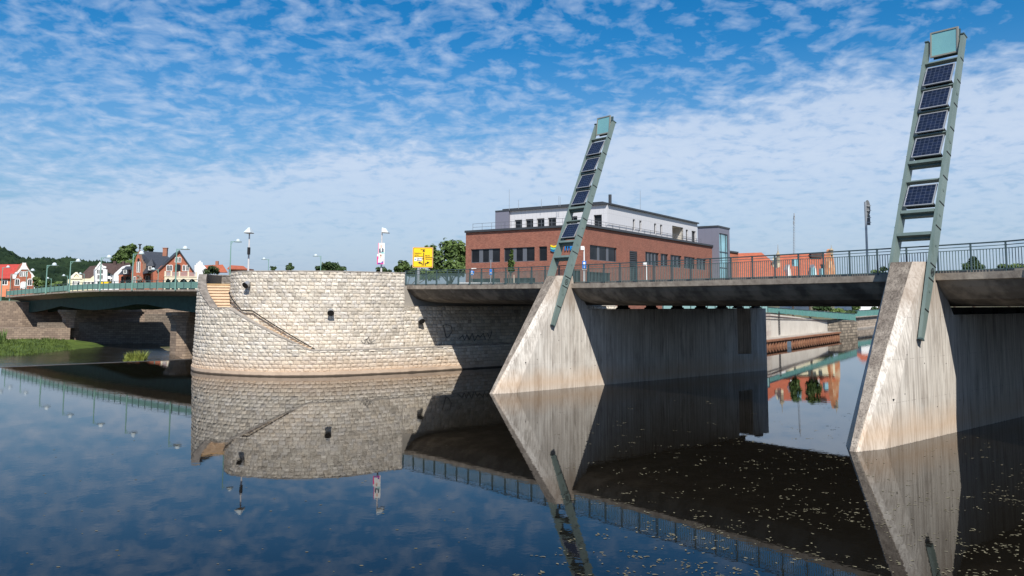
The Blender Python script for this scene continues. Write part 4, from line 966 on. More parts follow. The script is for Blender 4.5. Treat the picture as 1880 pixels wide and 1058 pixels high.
# glazed stair tower
FT = Fac(Rp, eL); FT.n = FL.n
xl, _ = FT.px(1281, 430); xr, _ = FT.px(1318.4, 430); zt2 = FT.px(1318, 417)[1]
tw = thing('stair_tower', Rp+Vector((0, 0, 2.7)), 'grey clad stair tower with a tall glass strip, right of the brick office', 'tower')
Cn = FT.P(xr, 0); FTR = Fac(Cn, eR); xe = FTR.px(1339.5, 440)[0]; g0, g1 = FTR.px(1320.8, 440)[0], FTR.px(1336.3, 440)[0]; gz1 = FTR.px(1321, 428)[1]
b = MB(); FT.poly(b, [(xl, 2.5), (xr, 2.5), (xr, zt2), (xl, zt2)]); holed(b, FTR, 0, xe, 2.5, zt2, [(g0, g1, 3.2, gz1)], .2)
for A, B in ((FT.P(xl, 0), FT.P(xl, 0)+eR*xe), (FTR.P(xe, 0), FTR.P(xe, 0)-(Cn-FT.P(xl, 0)))): b.poly([A+ZV*2.5, B+ZV*2.5, B+ZV*zt2, A+ZV*zt2], uv=[(0, 0), (1, 0), (1, 1), (0, 1)])
b.build('cladding', M['grey_panel'], tw, recalc=False)
b = MB(); b.prism([FT.P(xl-.1, zt2, .12), FT.P(xr+.1, zt2, .12), FT.P(xr+.1, zt2, .12)+eR*(xe+.2), FT.P(xl-.1, zt2, .12)+eR*(xe+.2)], ZV*.28); b.build('roof_cap', M['anthracite'], tw)
fr_ = MB()
for a in (g0, g0+(g1-g0)*.22, g0+(g1-g0)*.78, g1-.1): FTR.slab(fr_, [(a, 3.2), (a+.1, 3.2), (a+.1, gz1), (a, gz1)], -.2, -.05)
for z in (6.2, 8.9, 11.2, 13.9, gz1-.1): FTR.slab(fr_, [(g0, z), (g1, z), (g1, z+.1), (g0, z+.1)], -.2, -.06)
wn_ = fr_.build('glass_strip', M['anthracite'], tw, recalc=False); b = MB(); FTR.poly(b, [(g0, 3.2), (g1, 3.2), (g1, gz1), (g0, gz1)], 0, -.15); b.build('pane', M['pane_blue'], wn_, recalc=False)
# ============================================================ HOUSES
def house(name, label, cat='house', at=(0, 0, 0)): return thing(name, at, label, cat)
def gable_solid(F, pts, dep, m, par, name='wall'):   # gabled wall body; pts px outline
    q = pxpoly(F, pts); b = MB(); F.poly(b, q)
    n = len(q)
    for i in range(n):
        a, c = q[i], q[(i+1) % n]; b.poly([F.P(*a), F.P(*c), F.P(*c, -dep), F.P(*a, -dep)], uv=[(0, a[1]), (dep, c[1]), (dep, c[1]), (0, a[1])])
    return b.build(name, m, par, recalc=False), q
def roof_quad(b, pts, th=.25):
    pts = [Vector(p) for p in pts]; n = (pts[1]-pts[0]).cross(pts[2]-pts[0]).normalized(); b.prism(pts, n*-th if n.z > 0 else n*th)
# --- crimson roofed villa at the far left
Y = 300; F = Fac(atY(43, 520, Y), (1, .72)); base = atY(43, 531, Y)
hs1 = house('villa', 'red brick villa with white curved gable trim and crimson roof, at the far left', at=base)
gable_solid(F, [(23.5, 545), (23.5, 507), (30, 500), (35, 494), (40, 486), (42, 483), (48, 483), (50, 489), (56, 499), (62.5, 508), (62.5, 545)], 14, M['brick_old'], hs1, 'gable_wall')
b = MB(); tr = [(23, 512), (23, 505), (28.5, 501), (30.5, 500.5), (37, 492.5), (40.5, 486), (41.5, 482), (42.5, 483.5), (44, 482), (45.3, 483.5), (47.5, 482.2), (48, 487), (51, 492.5), (56.5, 500.5), (58.5, 501), (63.5, 508), (63.5, 530), (61.6, 530), (61.6, 513), (57.5, 512), (57.5, 505), (51.5, 495), (39.5, 495), (31, 505), (28.5, 512)]
F.slab(b, pxpoly(F, tr), -.3, .25); b.build('gable_trim', M['white'], hs1, recalc=False)
k = lambda x, y: F.px(x, y)
for x0, y0, wd, hh in ((39.6, 508.2, 1.3, 2.0), (43.3, 508.2, 1.3, 2.0), (46.9, 508.2, 1.3, 2.0), (31.2, 525, 1.7, 2.7), (54.3, 525, 1.7, 2.7)):
    a, z = k(x0, y0); lit_window(F, a, z, wd*.95, hh*1.0, hs1, arch=y0 > 510)
a, z = k(42.8, 530.5); lit_window(F, a, z, 2.1, 2.7, hs1, pane='white')
Fw = Fac(atY(23, 520, Y+4), (1, .05)); b = MB(); Fw.slab(b, pxpoly(Fw, [(-60, 545), (-60, 510.5), (23.5, 510.5), (23.5, 545)]), -10, 0); b.build('wing_wall', mat('salmon_render', (.62, .24, .13), .8, (.55, .2, .11), .5), hs1, recalc=False)
for x in (-30, -12, 8.5): a, z = Fw.px(x, 524); lit_window(Fw, a, z, 2.2, 2.0, hs1, arch=False)
b = MB(); roof_quad(b, [atY(-62, 511.5, Y+3), atY(25, 511.5, Y+3), atY(37, 485.3, Y+10), atY(-62, 486.5, Y+10)]); roof_quad(b, [atY(-62, 511.5, Y+18), atY(25, 511.5, Y+18), atY(37, 485.3, Y+10), atY(-62, 486.5, Y+10)])
b.build('roof', M['roof_crimson'], hs1)
# --- cream house with the small rounded gable
Y = 272; F = Fac(atY(142, 515, Y), (1, .58)); hs2 = house('cream_house', 'low cream house with a small rounded gable, left of the white house', at=atY(142, 528, Y))
gable_solid(F, [(125, 540), (125, 513), (131, 512), (131, 507), (137.5, 501), (149, 505.5), (150, 512), (166, 511.5), (175, 504), (175, 540)], 12, M['cream'], hs2)
b = MB(); F.slab(b, pxpoly(F, [(130, 510.5), (130, 507), (133, 505), (138.5, 500), (142, 500), (146, 505), (150.5, 506), (150.5, 510), (146, 510), (145, 507.5), (140, 503), (135.5, 507.5), (135, 510.5)]), -.2, .25); F.slab(b, pxpoly(F, [(130, 512), (130, 510.7), (151, 510.7), (151, 512)]), 0, .3); b.build('gable_trim', mat('cream_trim', (.78, .74, .6), .7), hs2, recalc=False)
for x, hh in ((135.5, 1.9), (139, 1.9), (143, 1.9), (156, 1.7), (163, 1.7), (170, 1.7)): a, z = F.px(x, 526); lit_window(F, a, z, 1.1, hh, hs2, arch=False)
b = MB(); roof_quad(b, [atY(142, 511.5, Y+1), atY(176, 511.5, Y+4), atY(178, 487.5, Y+9), atY(165, 489, Y+9)]); roof_quad(b, [atY(142, 511.5, Y+16), atY(176, 511.5, Y+16), atY(178, 487.5, Y+9), atY(165, 489, Y+9)]); b.build('roof', M['roof_brown'], hs2)
# --- white house with a stepped gable and brown roofs
Y = 265; F = Fac(atY(184, 515, Y), (1, .56)); hs3 = house('white_house', 'white house with a tall stepped gable and dark brown roofs', at=atY(190, 528, Y))
gable_solid(F, [(175, 540), (175, 493.5), (177.5, 491), (181, 486), (183.5, 482), (186, 485), (190, 489.5), (194.5, 490), (194.5, 495), (197, 495), (197, 540)], 13, M['render'], hs3, 'gable_wall')
b = MB(); F.slab(b, pxpoly(F, [(174.5, 496), (174.5, 492), (178, 489), (183.5, 480.5), (189, 488), (195, 489.5), (195, 492.5), (189, 492), (183.5, 485), (178, 493)]), -.2, .22); b.build('gable_trim', M['white'], hs3, recalc=False)
for x, y in ((179.5, 503), (183.3, 503), (187, 503), (180.5, 513), (186.5, 513), (180.5, 524), (187, 524)): a, z = F.px(x, y); lit_window(F, a, z, .8, 1.5, hs3, arch=y < 504)
b = MB(); F.slab(b, pxpoly(F, [(197, 540), (197, 507), (203, 507), (203, 500.5), (208, 500.5), (208, 507), (209, 507), (209, 540)]), -6, -.5); b.build('side_wing', M['render'], hs3, recalc=False)
for x in (199.5, 205.8): a, z = F.px(x, 521); lit_window(F, a, z, .8, 1.6, hs3, arch=False, o=-.42)
F2_ = Fac(atY(209, 515, Y), (1, .75)); gable_solid(F2_, [(208.5, 540), (208.5, 504), (229.5, 489), (239, 486.5), (239, 540)], 10, M['render'], hs3, 'side_wall')
b = MB(); roof_quad(b, [atY(190, 496, Y+1.5), atY(209, 504, Y+.5), atY(222, 484, Y+8), atY(185.5, 483.5, Y+8)]); roof_quad(b, [atY(207, 504.5, Y-.6), atY(209.5, 505, Y+0), atY(240, 487, Y+9), atY(237, 482, Y+9), atY(214, 486, Y+4)]); b.build('roof', M['roof_brown'], hs3)
for x in (211, 226.5): b = MB(); c = atY(x, 487, Y+7); b.obox(c, Vector((.45, 0, 0)), Vector((0, .4, 0)), ZV*1.3); b.build('chimney', M['roof_brown'], hs3)
b = MB(); c = atY(194, 523.3, 240); b.obox(c, Vector((1.3, 0, 0)), Vector((0, .5, 0)), ZV*.85); b.obox(c+ZV*.9, Vector((1.4, 0, 0)), Vector((0, .55, 0)), ZV*.06); o = b.build('yellow_container', M['orange']); tag(o, 'small yellow container in front of the white house, behind the green bridge railing', 'container')
# --- brick villa with slate roof and arched balcony
Y = 250; vb = house('brick_villa', 'large red brick villa with slate roof, pointed front gable and arched white balcony', at=atY(290, 528, Y))
F = Fac(atY(250, 515, Y), (1, .48)); F3 = Fac(atY(318, 515, Y-6), (1, .52))
# low left wing and middle block
b = MB(); F.slab(b, pxpoly(F, [(218, 540), (218, 504.5), (243, 504.5), (243, 540)]), -9, -1); F.slab(b, pxpoly(F, [(262, 540), (262, 502), (281, 502), (281, 540)]), -9, -.6); b.build('wall', M['brick_old'], vb, recalc=False)
gable_solid(F, [(241, 540), (241, 500), (245, 490), (249.5, 474), (254, 462), (257, 461), (259.5, 476), (262, 484), (267, 484), (267, 498), (263, 500), (263, 540)], 3.5, M['brick_old'], vb, 'front_gable')
b = MB(); F.slab(b, pxpoly(F, [(254, 463), (256, 457), (259, 461), (261.5, 476), (265.5, 483), (263.5, 487), (259, 477)]), -.4, .3); F.slab(b, pxpoly(F, [(262, 500), (262, 485), (268, 484), (268, 500)]), -.3, .28); b.build('gable_coping', mat('brown_stone', (.27, .17, .12), .85, (.2, .12, .09), 1), vb, recalc=False)
c = atY(256.7, 457, Y); b = MB(); b.tube(c, c+ZV*.9, .35, .2, 6); b.bar(c+Vector((-.55, 0, 1.35)), c+Vector((.55, 0, 1.35)), .22, .25); b.ico(c+ZV*1.1, .33, sub=1); b.build('finial', M['dark'], vb)
for x, y, w_, h in ((252.2, 500.5, .65, 3.4), (255, 500.5, .65, 3.4), (224.3, 523, .8, 2.6), (233.2, 523, .8, 2.6), (239, 523, .8, 2.6), (246.5, 523, .8, 2.6), (269.5, 523, 1.0, 2.9), (276.5, 523, 1.0, 2.9)):
    a, z = F.px(x, y); lit_window(F, a, z, w_, h, vb, o=(.02 if 241 < x < 263 else (-.55 if x > 262 else -.95)))
a, z = F.px(254, 481); lit_window(F, a, z, .6, 1.1, vb, o=.02, frame='dark')
c = atY(255, 513, Y-.8); b = MB(); rr = random.Random(3)
for k_ in range(9): b.ico(c+Vector((rr.uniform(-.8, .8), rr.uniform(-.1, .3), rr.uniform(-1.2, 1.3))), rr.uniform(.3, .5), 0, 1, .15, rr)
b.obox(c-ZV*1.9, Vector((.95, 0, 0)), Vector((0, .4, 0)), ZV*.5); b.build('carved_relief', mat('relief_stone', (.26, .21, .17), .9, (.16, .13, .1), 3), vb)
# big gable to the right with balcony
gable_solid(F3, [(281, 540), (281, 501), (290, 495), (329, 461), (332, 463.5), (357, 501), (357, 540)], 16, M['brick_old'], vb, 'big_gable')
b = MB()
def rq(p, q, w_=.6):
    roof_quad(b, [F3.P(*p, .5), F3.P(*q, .5), F3.P(*q, -16.5), F3.P(*p, -16.5)], .3)
pk = F3.px(329.3, 459.8); el = F3.px(287, 498); er = F3.px(358.5, 502); rq(el, pk); rq(pk, er)
# slate roof running behind the pointed gable
roof_quad(b, [atY(262, 503, Y), atY(290, 496, Y-4), atY(312, 474, Y+6), atY(299, 463.5, Y+9), atY(258, 461, Y+9)])
roof_quad(b, [atY(217, 505, Y+.5), atY(243, 505, Y+.5), atY(246, 489, Y+6), atY(231, 489, Y+6)]); roof_quad(b, [atY(262, 503, Y+20), atY(290, 496, Y+20), atY(299, 463.5, Y+9), atY(258, 461, Y+9)])
b.build('roof', M['roof_slate'], vb)
c = atY(303.5, 463, Y-2); b = MB(); b.obox(c, Vector((.62, 0, 0)), Vector((0, .45, 0)), ZV*1.25); b.obox(c+ZV*1.2, Vector((.72, 0, 0)), Vector((0, .55, 0)), ZV*.12); b.build('chimney', M['brick_old'], vb)
for x, y in ((278, 493), (232.5, 499.5)):
    c = atY(x, y, Y-1.5); b = MB(); b.obox(c, Vector((.9, 0, 0)), Vector((0, 1.0, 0)), ZV*.7); b.mesh([c+Vector((-1.2, -1.2, .7)), c+Vector((1.2, -1.2, .7)), c+Vector((1.2, 1.5, .7)), c+Vector((-1.2, 1.5, .7)), c+Vector((0, 0, 3.0 if x > 250 else 1.5))], [(0, 1, 4), (1, 2, 4), (2, 3, 4), (3, 0, 4)]); d_ = b.build('dormer', M['roof_slate'], vb)
    Fd = Fac(c+Vector((0, -1.0, 0)), (1, 0)); lit_window(Fd, 0, c.z-.55, 1.0, 1.2, vb, arch=False)
for x, y, w_, h in ((323.8, 482, .9, 1.7), (329.5, 482, .9, 1.7), (308.2, 498, .95, 1.9), (313.5, 498, .95, 1.9), (337.5, 498, .95, 1.9), (344, 498, .95, 1.9)): a, z = F3.px(x, y); lit_window(F3, a, z, w_, h, vb)
a, z = F3.px(326, 498.5); lit_window(F3, a, z, 1.7, 2.2, vb, frame='dark')
# balcony: arcade below, balustrade above
bal = MB(); zt_, zb_ = F3.px(320, 500.5)[1], F3.px(320, 508.5)[1]; fl_ = F3.px(320, 511)[1]; zg = 5
xs = [F3.px(x, 515)[0] for x in (302, 313, 327.8, 344, 359)]
for a in xs: F3.slab(bal, [(a-.2, zg), (a+.2, zg), (a+.2, zb_), (a-.2, zb_)], 1.4, 1.9); F3.slab(bal, [(a-.22, zb_), (a+.22, zb_), (a+.22, zt_+.3), (a-.22, zt_+.3)], 1.4, 1.95)
for a, c in zip(xs, xs[1:]):
    n = 8; pts = [(a+.2+(c-a-.4)*i/n, fl_-1.0+.85*sin(pi*i/n)) for i in range(n+1)]; F3.slab(bal, pts+[(c-.2, zb_), (a+.2, zb_)], 1.5, 1.85)
F3.slab(bal, [(xs[0]-.3, zb_), (xs[-1]+.3, zb_), (xs[-1]+.3, zb_+.18), (xs[0]-.3, zb_+.18)], 0, 2.0)
bl = bal.build('balcony', mat('pale_balcony_stone', (.66, .58, .44), .8), vb, recalc=False)
b = MB()
for a, c in zip(xs, xs[1:]):
    F3.slab(b, [(a+.22, zt_-.15), (c-.22, zt_-.15), (c-.22, zt_), (a+.22, zt_)], 1.55, 1.75); n = 7
    for i in range(n): q = a+.3+(c-a-.6)*(i+.5)/n; F3.slab(b, [(q-.06, zb_+.18), (q+.06, zb_+.18), (q+.06, zt_-.15), (q-.06, zt_-.15)], 1.58, 1.72)
b.build('balustrade', mat('grey_balusters', (.34, .32, .34), .7), bl, recalc=False)
b = MB(); F3.poly(b, [(xs[0], zg), (xs[-1], zg), (xs[-1], fl_-.1), (xs[0], fl_-.1)], 0, .04); b.build('glazing', M['pane'], vb, recalc=False)
# --- white stepped gable and the orange roofs above the steps
Y = 290; F = Fac(atY(378, 490, Y), (1, .42)); o = house('stepped_gable_house', 'small white stepped gable and orange roof showing just above the flight of steps', at=atY(378, 520, Y))
gable_solid(F, [(357, 530), (357, 487), (360, 487), (360, 484), (363, 484), (363, 481), (366, 481), (366, 479), (369, 479), (369, 482), (372, 482), (372, 486), (376, 489), (379, 493), (379, 530)], 9, M['render'], o)
b = MB(); roof_quad(b, [atY(372, 500, Y+2), atY(418, 500, Y+8), atY(409, 486, Y+12), atY(372, 487.5, Y+9)]); b.build('roof', M['roof_red'], o)
b = MB(); b.obox(atY(398.5, 484, Y+11), Vector((.5, 0, 0)), Vector((0, .4, 0)), ZV*.9); b.build('chimney', M['brick_old'], o)
o = house('orange_roofed_house', 'low house with a flat orange tiled roof behind the green lamp by the steps', at=atY(435, 520, 300)); b = MB()
b.prism([atY(420, 505, 300), atY(452, 505, 300), atY(452, 493, 300), atY(420, 493, 300)], (0, 9, 0)); b.build('wall', M['brick_old'], o)
b = MB(); roof_quad(b, [atY(417, 493.5, 299), atY(455, 494.5, 299), atY(447, 488.5, 305), atY(423, 487, 305)]); b.build('roof', M['roof_red'], o)
# ============================================================ TREES, HILLS
def tree(q, Y, zg, blobs, label, seed=1, leaf='leaf', cat='tree', name='tree', n=1500, ls=.45, group=None, trunk=True):
    """q: pixel of the trunk foot column; blobs: (x, y, rx, ry) clusters in photo pixels"""
    rnd = random.Random(seed); base = atY(q, 530, Y); base.z = zg; sc = Y/FPX
    r = thing(name, base, label, cat, group); tot = sum(bx[2]*bx[3] for bx in blobs)
    b = MB(); cs = []
    for (x, y, rx, ry) in blobs:
        c = atY(x, y, Y+rnd.uniform(-.4, .4)*rx*sc); cs.append((c, rx*sc, ry*sc)); k = int(n*rx*ry/tot)
        sub = [(Vector((rnd.uniform(-.75, .75), rnd.uniform(-.75, .75), rnd.uniform(-.75, .75))), rnd.uniform(.28, .5)) for _ in range(max(9, k//45))]
        for _ in range(k):
            sc_, sr = rnd.choice(sub); d = Vector((rnd.gauss(0, 1), rnd.gauss(0, 1), rnd.gauss(0, 1))).normalized()*sr*rnd.uniform(.6, 1.12); p = sc_*.78+d
            if p.length > 1.12: p = p.normalized()*1.12*rnd.uniform(.8, 1)
            P = c+Vector((p.x*rx*sc, p.y*rx*sc*.9, p.z*ry*sc)); nrm = (p+Vector((rnd.uniform(-.9, .9), rnd.uniform(-.9, .9), rnd.uniform(-.3, 1.1)))).normalized(); a = nrm.orthogonal().normalized(); a2 = nrm.cross(a); s_ = ls*rnd.uniform(.55, 1.3)
            th = rnd.uniform(0, pi); e1, e2 = a*cos(th)+a2*sin(th), a2*cos(th)-a*sin(th); b.mesh([P-e1*s_, P+e2*s_*.55, P+e1*s_, P-e2*s_*.55], [(0, 1, 2, 3)])
    b.build('crown', M[leaf], r, recalc=False)
    if trunk:
        t_ = MB(); top = max(c.z for c, _, _ in cs); h = top-zg; rr = .035*h**.9; prev = base; m = Vector(base)+Vector((rnd.uniform(-.2, .2), 0, h*.45)); t_.tube(base, m, rr, rr*.7, 8)
        for c, rx_, ry_ in cs: 
            e = c+ZV*ry_*.2; t_.tube(m, e, rr*.5, rr*.12, 6)
        t_.build('trunk', M['bark'], r)
    return r
tree(825, 150, 3, [(790, 462, 12, 14), (825, 460, 20, 22), (800, 474, 18, 22), (844, 462, 16, 22), (830, 492, 32, 18), (800, 496, 20, 16), (853, 480, 12, 24)], 'large green tree left of the brick office behind the yellow road sign', 3, n=7500, ls=.34)
tree(742, 150, 3, [(742, 489, 13, 12), (731, 497, 9, 9), (757, 498, 12, 12), (775, 504, 14, 10), (795, 506, 14, 10)], 'dark round tree between the election posters and the yellow road sign', 4, n=3600, ls=.32)
tree(700, 160, 3, [(700, 496, 12, 6), (713, 499, 6, 4)], 'low bush just behind the lamp post with posters', 5, 'leaf_dark', 'bush', 'bush', n=500, ls=.3, trunk=False)
tree(607, 150, 3, [(607, 490, 18, 9), (590, 494, 12, 6), (625, 494, 11, 5)], 'wide round bush showing above the middle of the bastion', 6, 'leaf_dark', n=2400, ls=.34)
tree(532, 150, 3, [(532, 491, 8, 6), (533, 487, 4, 4)], 'small pointed treetop above the bastion', 7, 'leaf_dark', n=500, ls=.25)
tree(502, 160, 3, [(502, 493, 7, 4)], 'smallest treetop above the bastion, left of the pointed one', 8, 'leaf_dark', n=250, ls=.25)
tree(236, 300, 4, [(236, 490, 26, 14), (232, 464, 17, 14), (222, 474, 15, 12), (248, 470, 12, 12), (240, 456, 11, 8), (213, 481, 10, 9), (272, 458, 9, 7)], 'large green tree towering behind the brick villa and white house', 9, n=6500, ls=.6)
tree(392, 270, 4, [(392, 496, 13, 9), (380, 500, 8, 7)], 'dark bush before the orange roofs above the steps', 10, 'leaf_dark', 'bush', 'bush', n=700, ls=.45, trunk=False)
for i, (x, y, rx, ry) in enumerate(((78, 522, 16, 7), (104, 523, 14, 6), (68, 515, 7, 6))): tree(x, 290, 4, [(x, y, rx, ry)], ('bright hedge below the wooded hill, beside the crimson roofed villa', 'bright hedge below the wooded hill, left of the cream house', 'dark bush touching the right wall of the crimson roofed villa')[i], 20+i, 'leaf', 'hedge' if i < 2 else 'bush', 'hedge' if i < 2 else 'bush', n=600, ls=.6, trunk=False)
tree(1787, 120, 3, [(1787, 485, 13, 11), (1776, 492, 11, 8), (1798, 493, 13, 8), (1787, 476, 7, 5)], 'round dark tree behind the railing right of the near pier', 11, 'leaf_dark', n=2600, ls=.27)
tree(1850, 130, 3, [(1846, 492, 14, 7), (1866, 492, 16, 8), (1830, 497, 8, 4)], 'wide low tree behind the railing at the right border', 12, 'leaf', n=2200, ls=.3)
tree(1612, 205, 2.6, [(1606, 502, 12, 7), (1622, 498, 9, 9), (1600, 507, 10, 5), (1610, 520, 16, 14)], 'light green treetop behind the railing just left of the near pier', 13, 'leaf', n=1800, ls=.36)
for i, (x, y, rx) in enumerate(((1752, 502, 14), (1486, 509, 12), (1455, 512, 9), (1700, 505, 10))): tree(x, 120, 2.7, [(x, y+4, rx, 7), (x, y+24, rx*1.3, 18)], ('low tree behind the railing between near mast and round tree', 'small tree behind the railing before the orange roofed houses', 'small bushy tree left of the other before the orange roofs', 'low tree behind the foot of the near mast')[i], 30+i, 'leaf', 'tree', 'tree', n=1200, ls=.26)
# young street tree behind the bridge railing
p = atY(938.5, 515, 72); st = tree(938.5, 72, 6.6, [(938, 493, 7.5, 8), (938.5, 484, 5.5, 7), (939.5, 471, 2.6, 7), (940, 462, 1.6, 4)], 'young slim street tree with two support posts in front of the brick office', 14, 'leaf', n=900, ls=.16)
b = MB(); b.tube(atY(934, 520, 71.8), atY(934, 505, 71.8), .04, n=6); b.build('support_post', M['bark'], st); b = MB(); b.bar(atY(943.5, 522, 71.8), atY(943.5, 505, 71.8), .28, .1); b.build('support_post', mat('pale_post', (.55, .46, .36), .8), st)
# wooded hill
b = MB(); rnd = random.Random(12); hl_ = []
prof_ = [(-260, 440), (-120, 448), (-40, 457), (0, 466), (20, 474), (36, 484), (52, 486), (70, 484), (90, 484), (104, 487), (120, 483), (140, 487), (160, 489), (185, 490), (215, 493), (250, 497), (300, 502)]
HY = 900
def hz_(x):
    for (a, y0), (c, y1) in zip(prof_, prof_[1:]):
        if a <= x <= c: return y0+(y1-y0)*(x-a)/(c-a)
    return 505
nx, ny = 60, 10; g_ = []
for j in range(ny+1):
    for i in range(nx+1):
        x = -260+i*560/nx; top = atY(x, hz_(x)+4, HY); k_ = j/ny; yy = HY*(.62+.38*k_); p = atY(x, 530, yy); p.z = 4+(top.z-4)*(sin(k_*pi/2)**1.1); b.v.append(p)
b.f = [[j*(nx+1)+i, j*(nx+1)+i+1, (j+1)*(nx+1)+i+1, (j+1)*(nx+1)+i] for j in range(ny) for i in range(nx)]; b.m = [0]*len(b.f)
n0 = len(b.v); e0 = b.v[ny*(nx+1)]; b.mesh([b.v[ny*(nx+1)+i] for i in range(nx+1)]+[Vector((b.v[ny*(nx+1)+i].x*1.3, b.v[ny*(nx+1)+i].y*1.5, 2)) for i in range(nx+1)], [(i, i+1, nx+2+i, nx+1+i) for i in range(nx)])
o = b.build('hill', M['leaf_fir'], smooth=True); o['kind'] = 'structure'
b = MB()
for _ in range(5200):
    x = rnd.uniform(-255, 290); k_ = rnd.random()**.6; top = atY(x, hz_(x)+4, HY).z; yy = HY*(.62+.38*k_); p = atY(x, 530, yy); z = 4+(top-4)*(sin(k_*pi/2)**1.1); r_ = rnd.uniform(2.6, 5.4)
    con = rnd.random() < .3; P = Vector((p.x, p.y, z+r_*.4))
    b.ico(P, r_*(.62 if con else 1), 0, 1, .28, rnd, (1, 1, 1.9 if con else 1.0))
o = b.build('hill_forest', M['leaf_fir'], recalc=False); o['kind'] = 'stuff'; tag(o, 'dense dark green forest covering the hill at the far left', 'forest')
b = MB(); p = atY(7.8, 476, 850); b.tube(p, atY(8, 466, 850), 1.0, .7, 8); b.tube(atY(8, 466.5, 850), atY(8, 465, 850), 1.5, .6, 8); o = b.build('lookout_tower', M['cream']); tag(o, 'tiny pale tower among the trees on top of the wooded hill', 'tower')
# ============================================================ SIGNS AND WHITE LAMPS ON THE STREET
def yellow_sign():
    Y = 92; c = atY(776.5, 473, Y); r = thing('direction_sign', Vector((c.x, c.y, 6)), 'large yellow road direction sign with black arrows, behind the bridge railing', 'road sign')
    F = Fac(c, (1, .12)); q = pxpoly(F, [(757.5, 489.5), (793.5, 491.5), (795, 456.5), (759, 454.5)])
    def rr(x0, y0, x1, y1, o0, o1, m, nm, par=r):
        b = MB(); a0, z0 = F.px(x0, y1); a1, z1 = F.px(x1, y0); w_ = (a1-a0)*.05; P = []
        for cx, cz, s0 in ((a1-w_, z0+w_, -90), (a1-w_, z1-w_, 0), (a0+w_, z1-w_, 90), (a0+w_, z0+w_, 180)):
            for k in range(4): t_ = radians(s0+30*k); P.append((cx+w_*cos(t_), cz+w_*sin(t_)))
        F.slab(b, P, o0, o1); return b.build(nm, m, par)
    rr(757.2, 454.3, 795.2, 491.6, -.02, .0, mat('pale_orange_rim', (.75, .45, .22), .5), 'sign_back')
    rr(758.2, 455.3, 794.2, 490.6, 0, .02, M['black'], 'sign_rim')
    f = rr(758.9, 456.1, 793.5, 489.8, .02, .04, M['yellow'], 'sign_face')
    b = MB(); L = lambda x0, y0, x1, y1, w_: b.bar(F.P(*F.px(x0, y0), .05), F.P(*F.px(x1, y1), .05), w_, .02, up=F.n)
    L(778, 488, 778, 464, .10); L(775, 488, 775, 484, .10); L(775, 484.2, 771, 482.7, .10); L(781, 488, 781, 484, .10); L(781, 484.2, 785, 482.7, .10)
    b.build('arrow_line', M['black'], f)
    for x, y, dx, dy in ((778, 461, 0, -1), (769.5, 482.5, -1, 0), (786.5, 482.5, 1, 0)):
        b = MB(); a, z = F.px(x, y); s_ = .15; F.slab(b, [(a+dx*s_-dy*0, z-dy*s_*1.4), (a-dx*s_+dy*s_, z+dy*s_*.6-abs(dx)*s_), (a-dx*s_-dy*s_, z+dy*s_*.6+abs(dx)*s_)], .04, .06); b.build('arrow_head', M['black'], f)
    b = MB(); a0, z0 = F.px(760.5, 479.5); a1, z1 = F.px(775.2, 473); F.slab(b, [(a0, z0), (a1, z0), (a1, z1), (a0, z1)], .04, .05); wp = b.build('white_field', M['white'], f)
    for tx, x, y, s_, al in (('Rinteln', 776.5, 458.7, .19, 'CENTER'), ('Paderborn', 760.9, 465.2, .19, 'LEFT'), ('Lemgo', 760.9, 468.3, .19, 'LEFT'), ('Bad Pyrmont', 760.9, 471.3, .185, 'LEFT'), ('Minden', 780.4, 469.7, .19, 'LEFT'), ('Hildesheim', 780.4, 472.8, .19, 'LEFT'), ('Hannover', 780.4, 475.9, .19, 'LEFT')):
        a, z = F.px(x, y); text('place_name', tx, s_, F.P(a, z, .045), F.e, M['black'], f, .004, al, .006)
    for tx, x, y in (('City-West', 765, 475), ('Bahnhof', 765, 477.9)): a, z = F.px(x, y); text('place_name', tx, .18, F.P(a, z, .055), F.e, M['black'], f, .004, 'LEFT', .006)
    b = MB(); a, z = F.px(762.3, 476.3); b.ico(F.P(a, z, .06), .09, 0, 1, 0, None, (1, .2, 1)); b.build('pictogram', M['blue'], f)
    b = MB(); p = atY(768.5, 473, Y+.12); b.tube((p.x, p.y, 6), (p.x, p.y, p.z+.9), .17, n=12); b.build('pole', M['steel'], r)
yellow_sign()
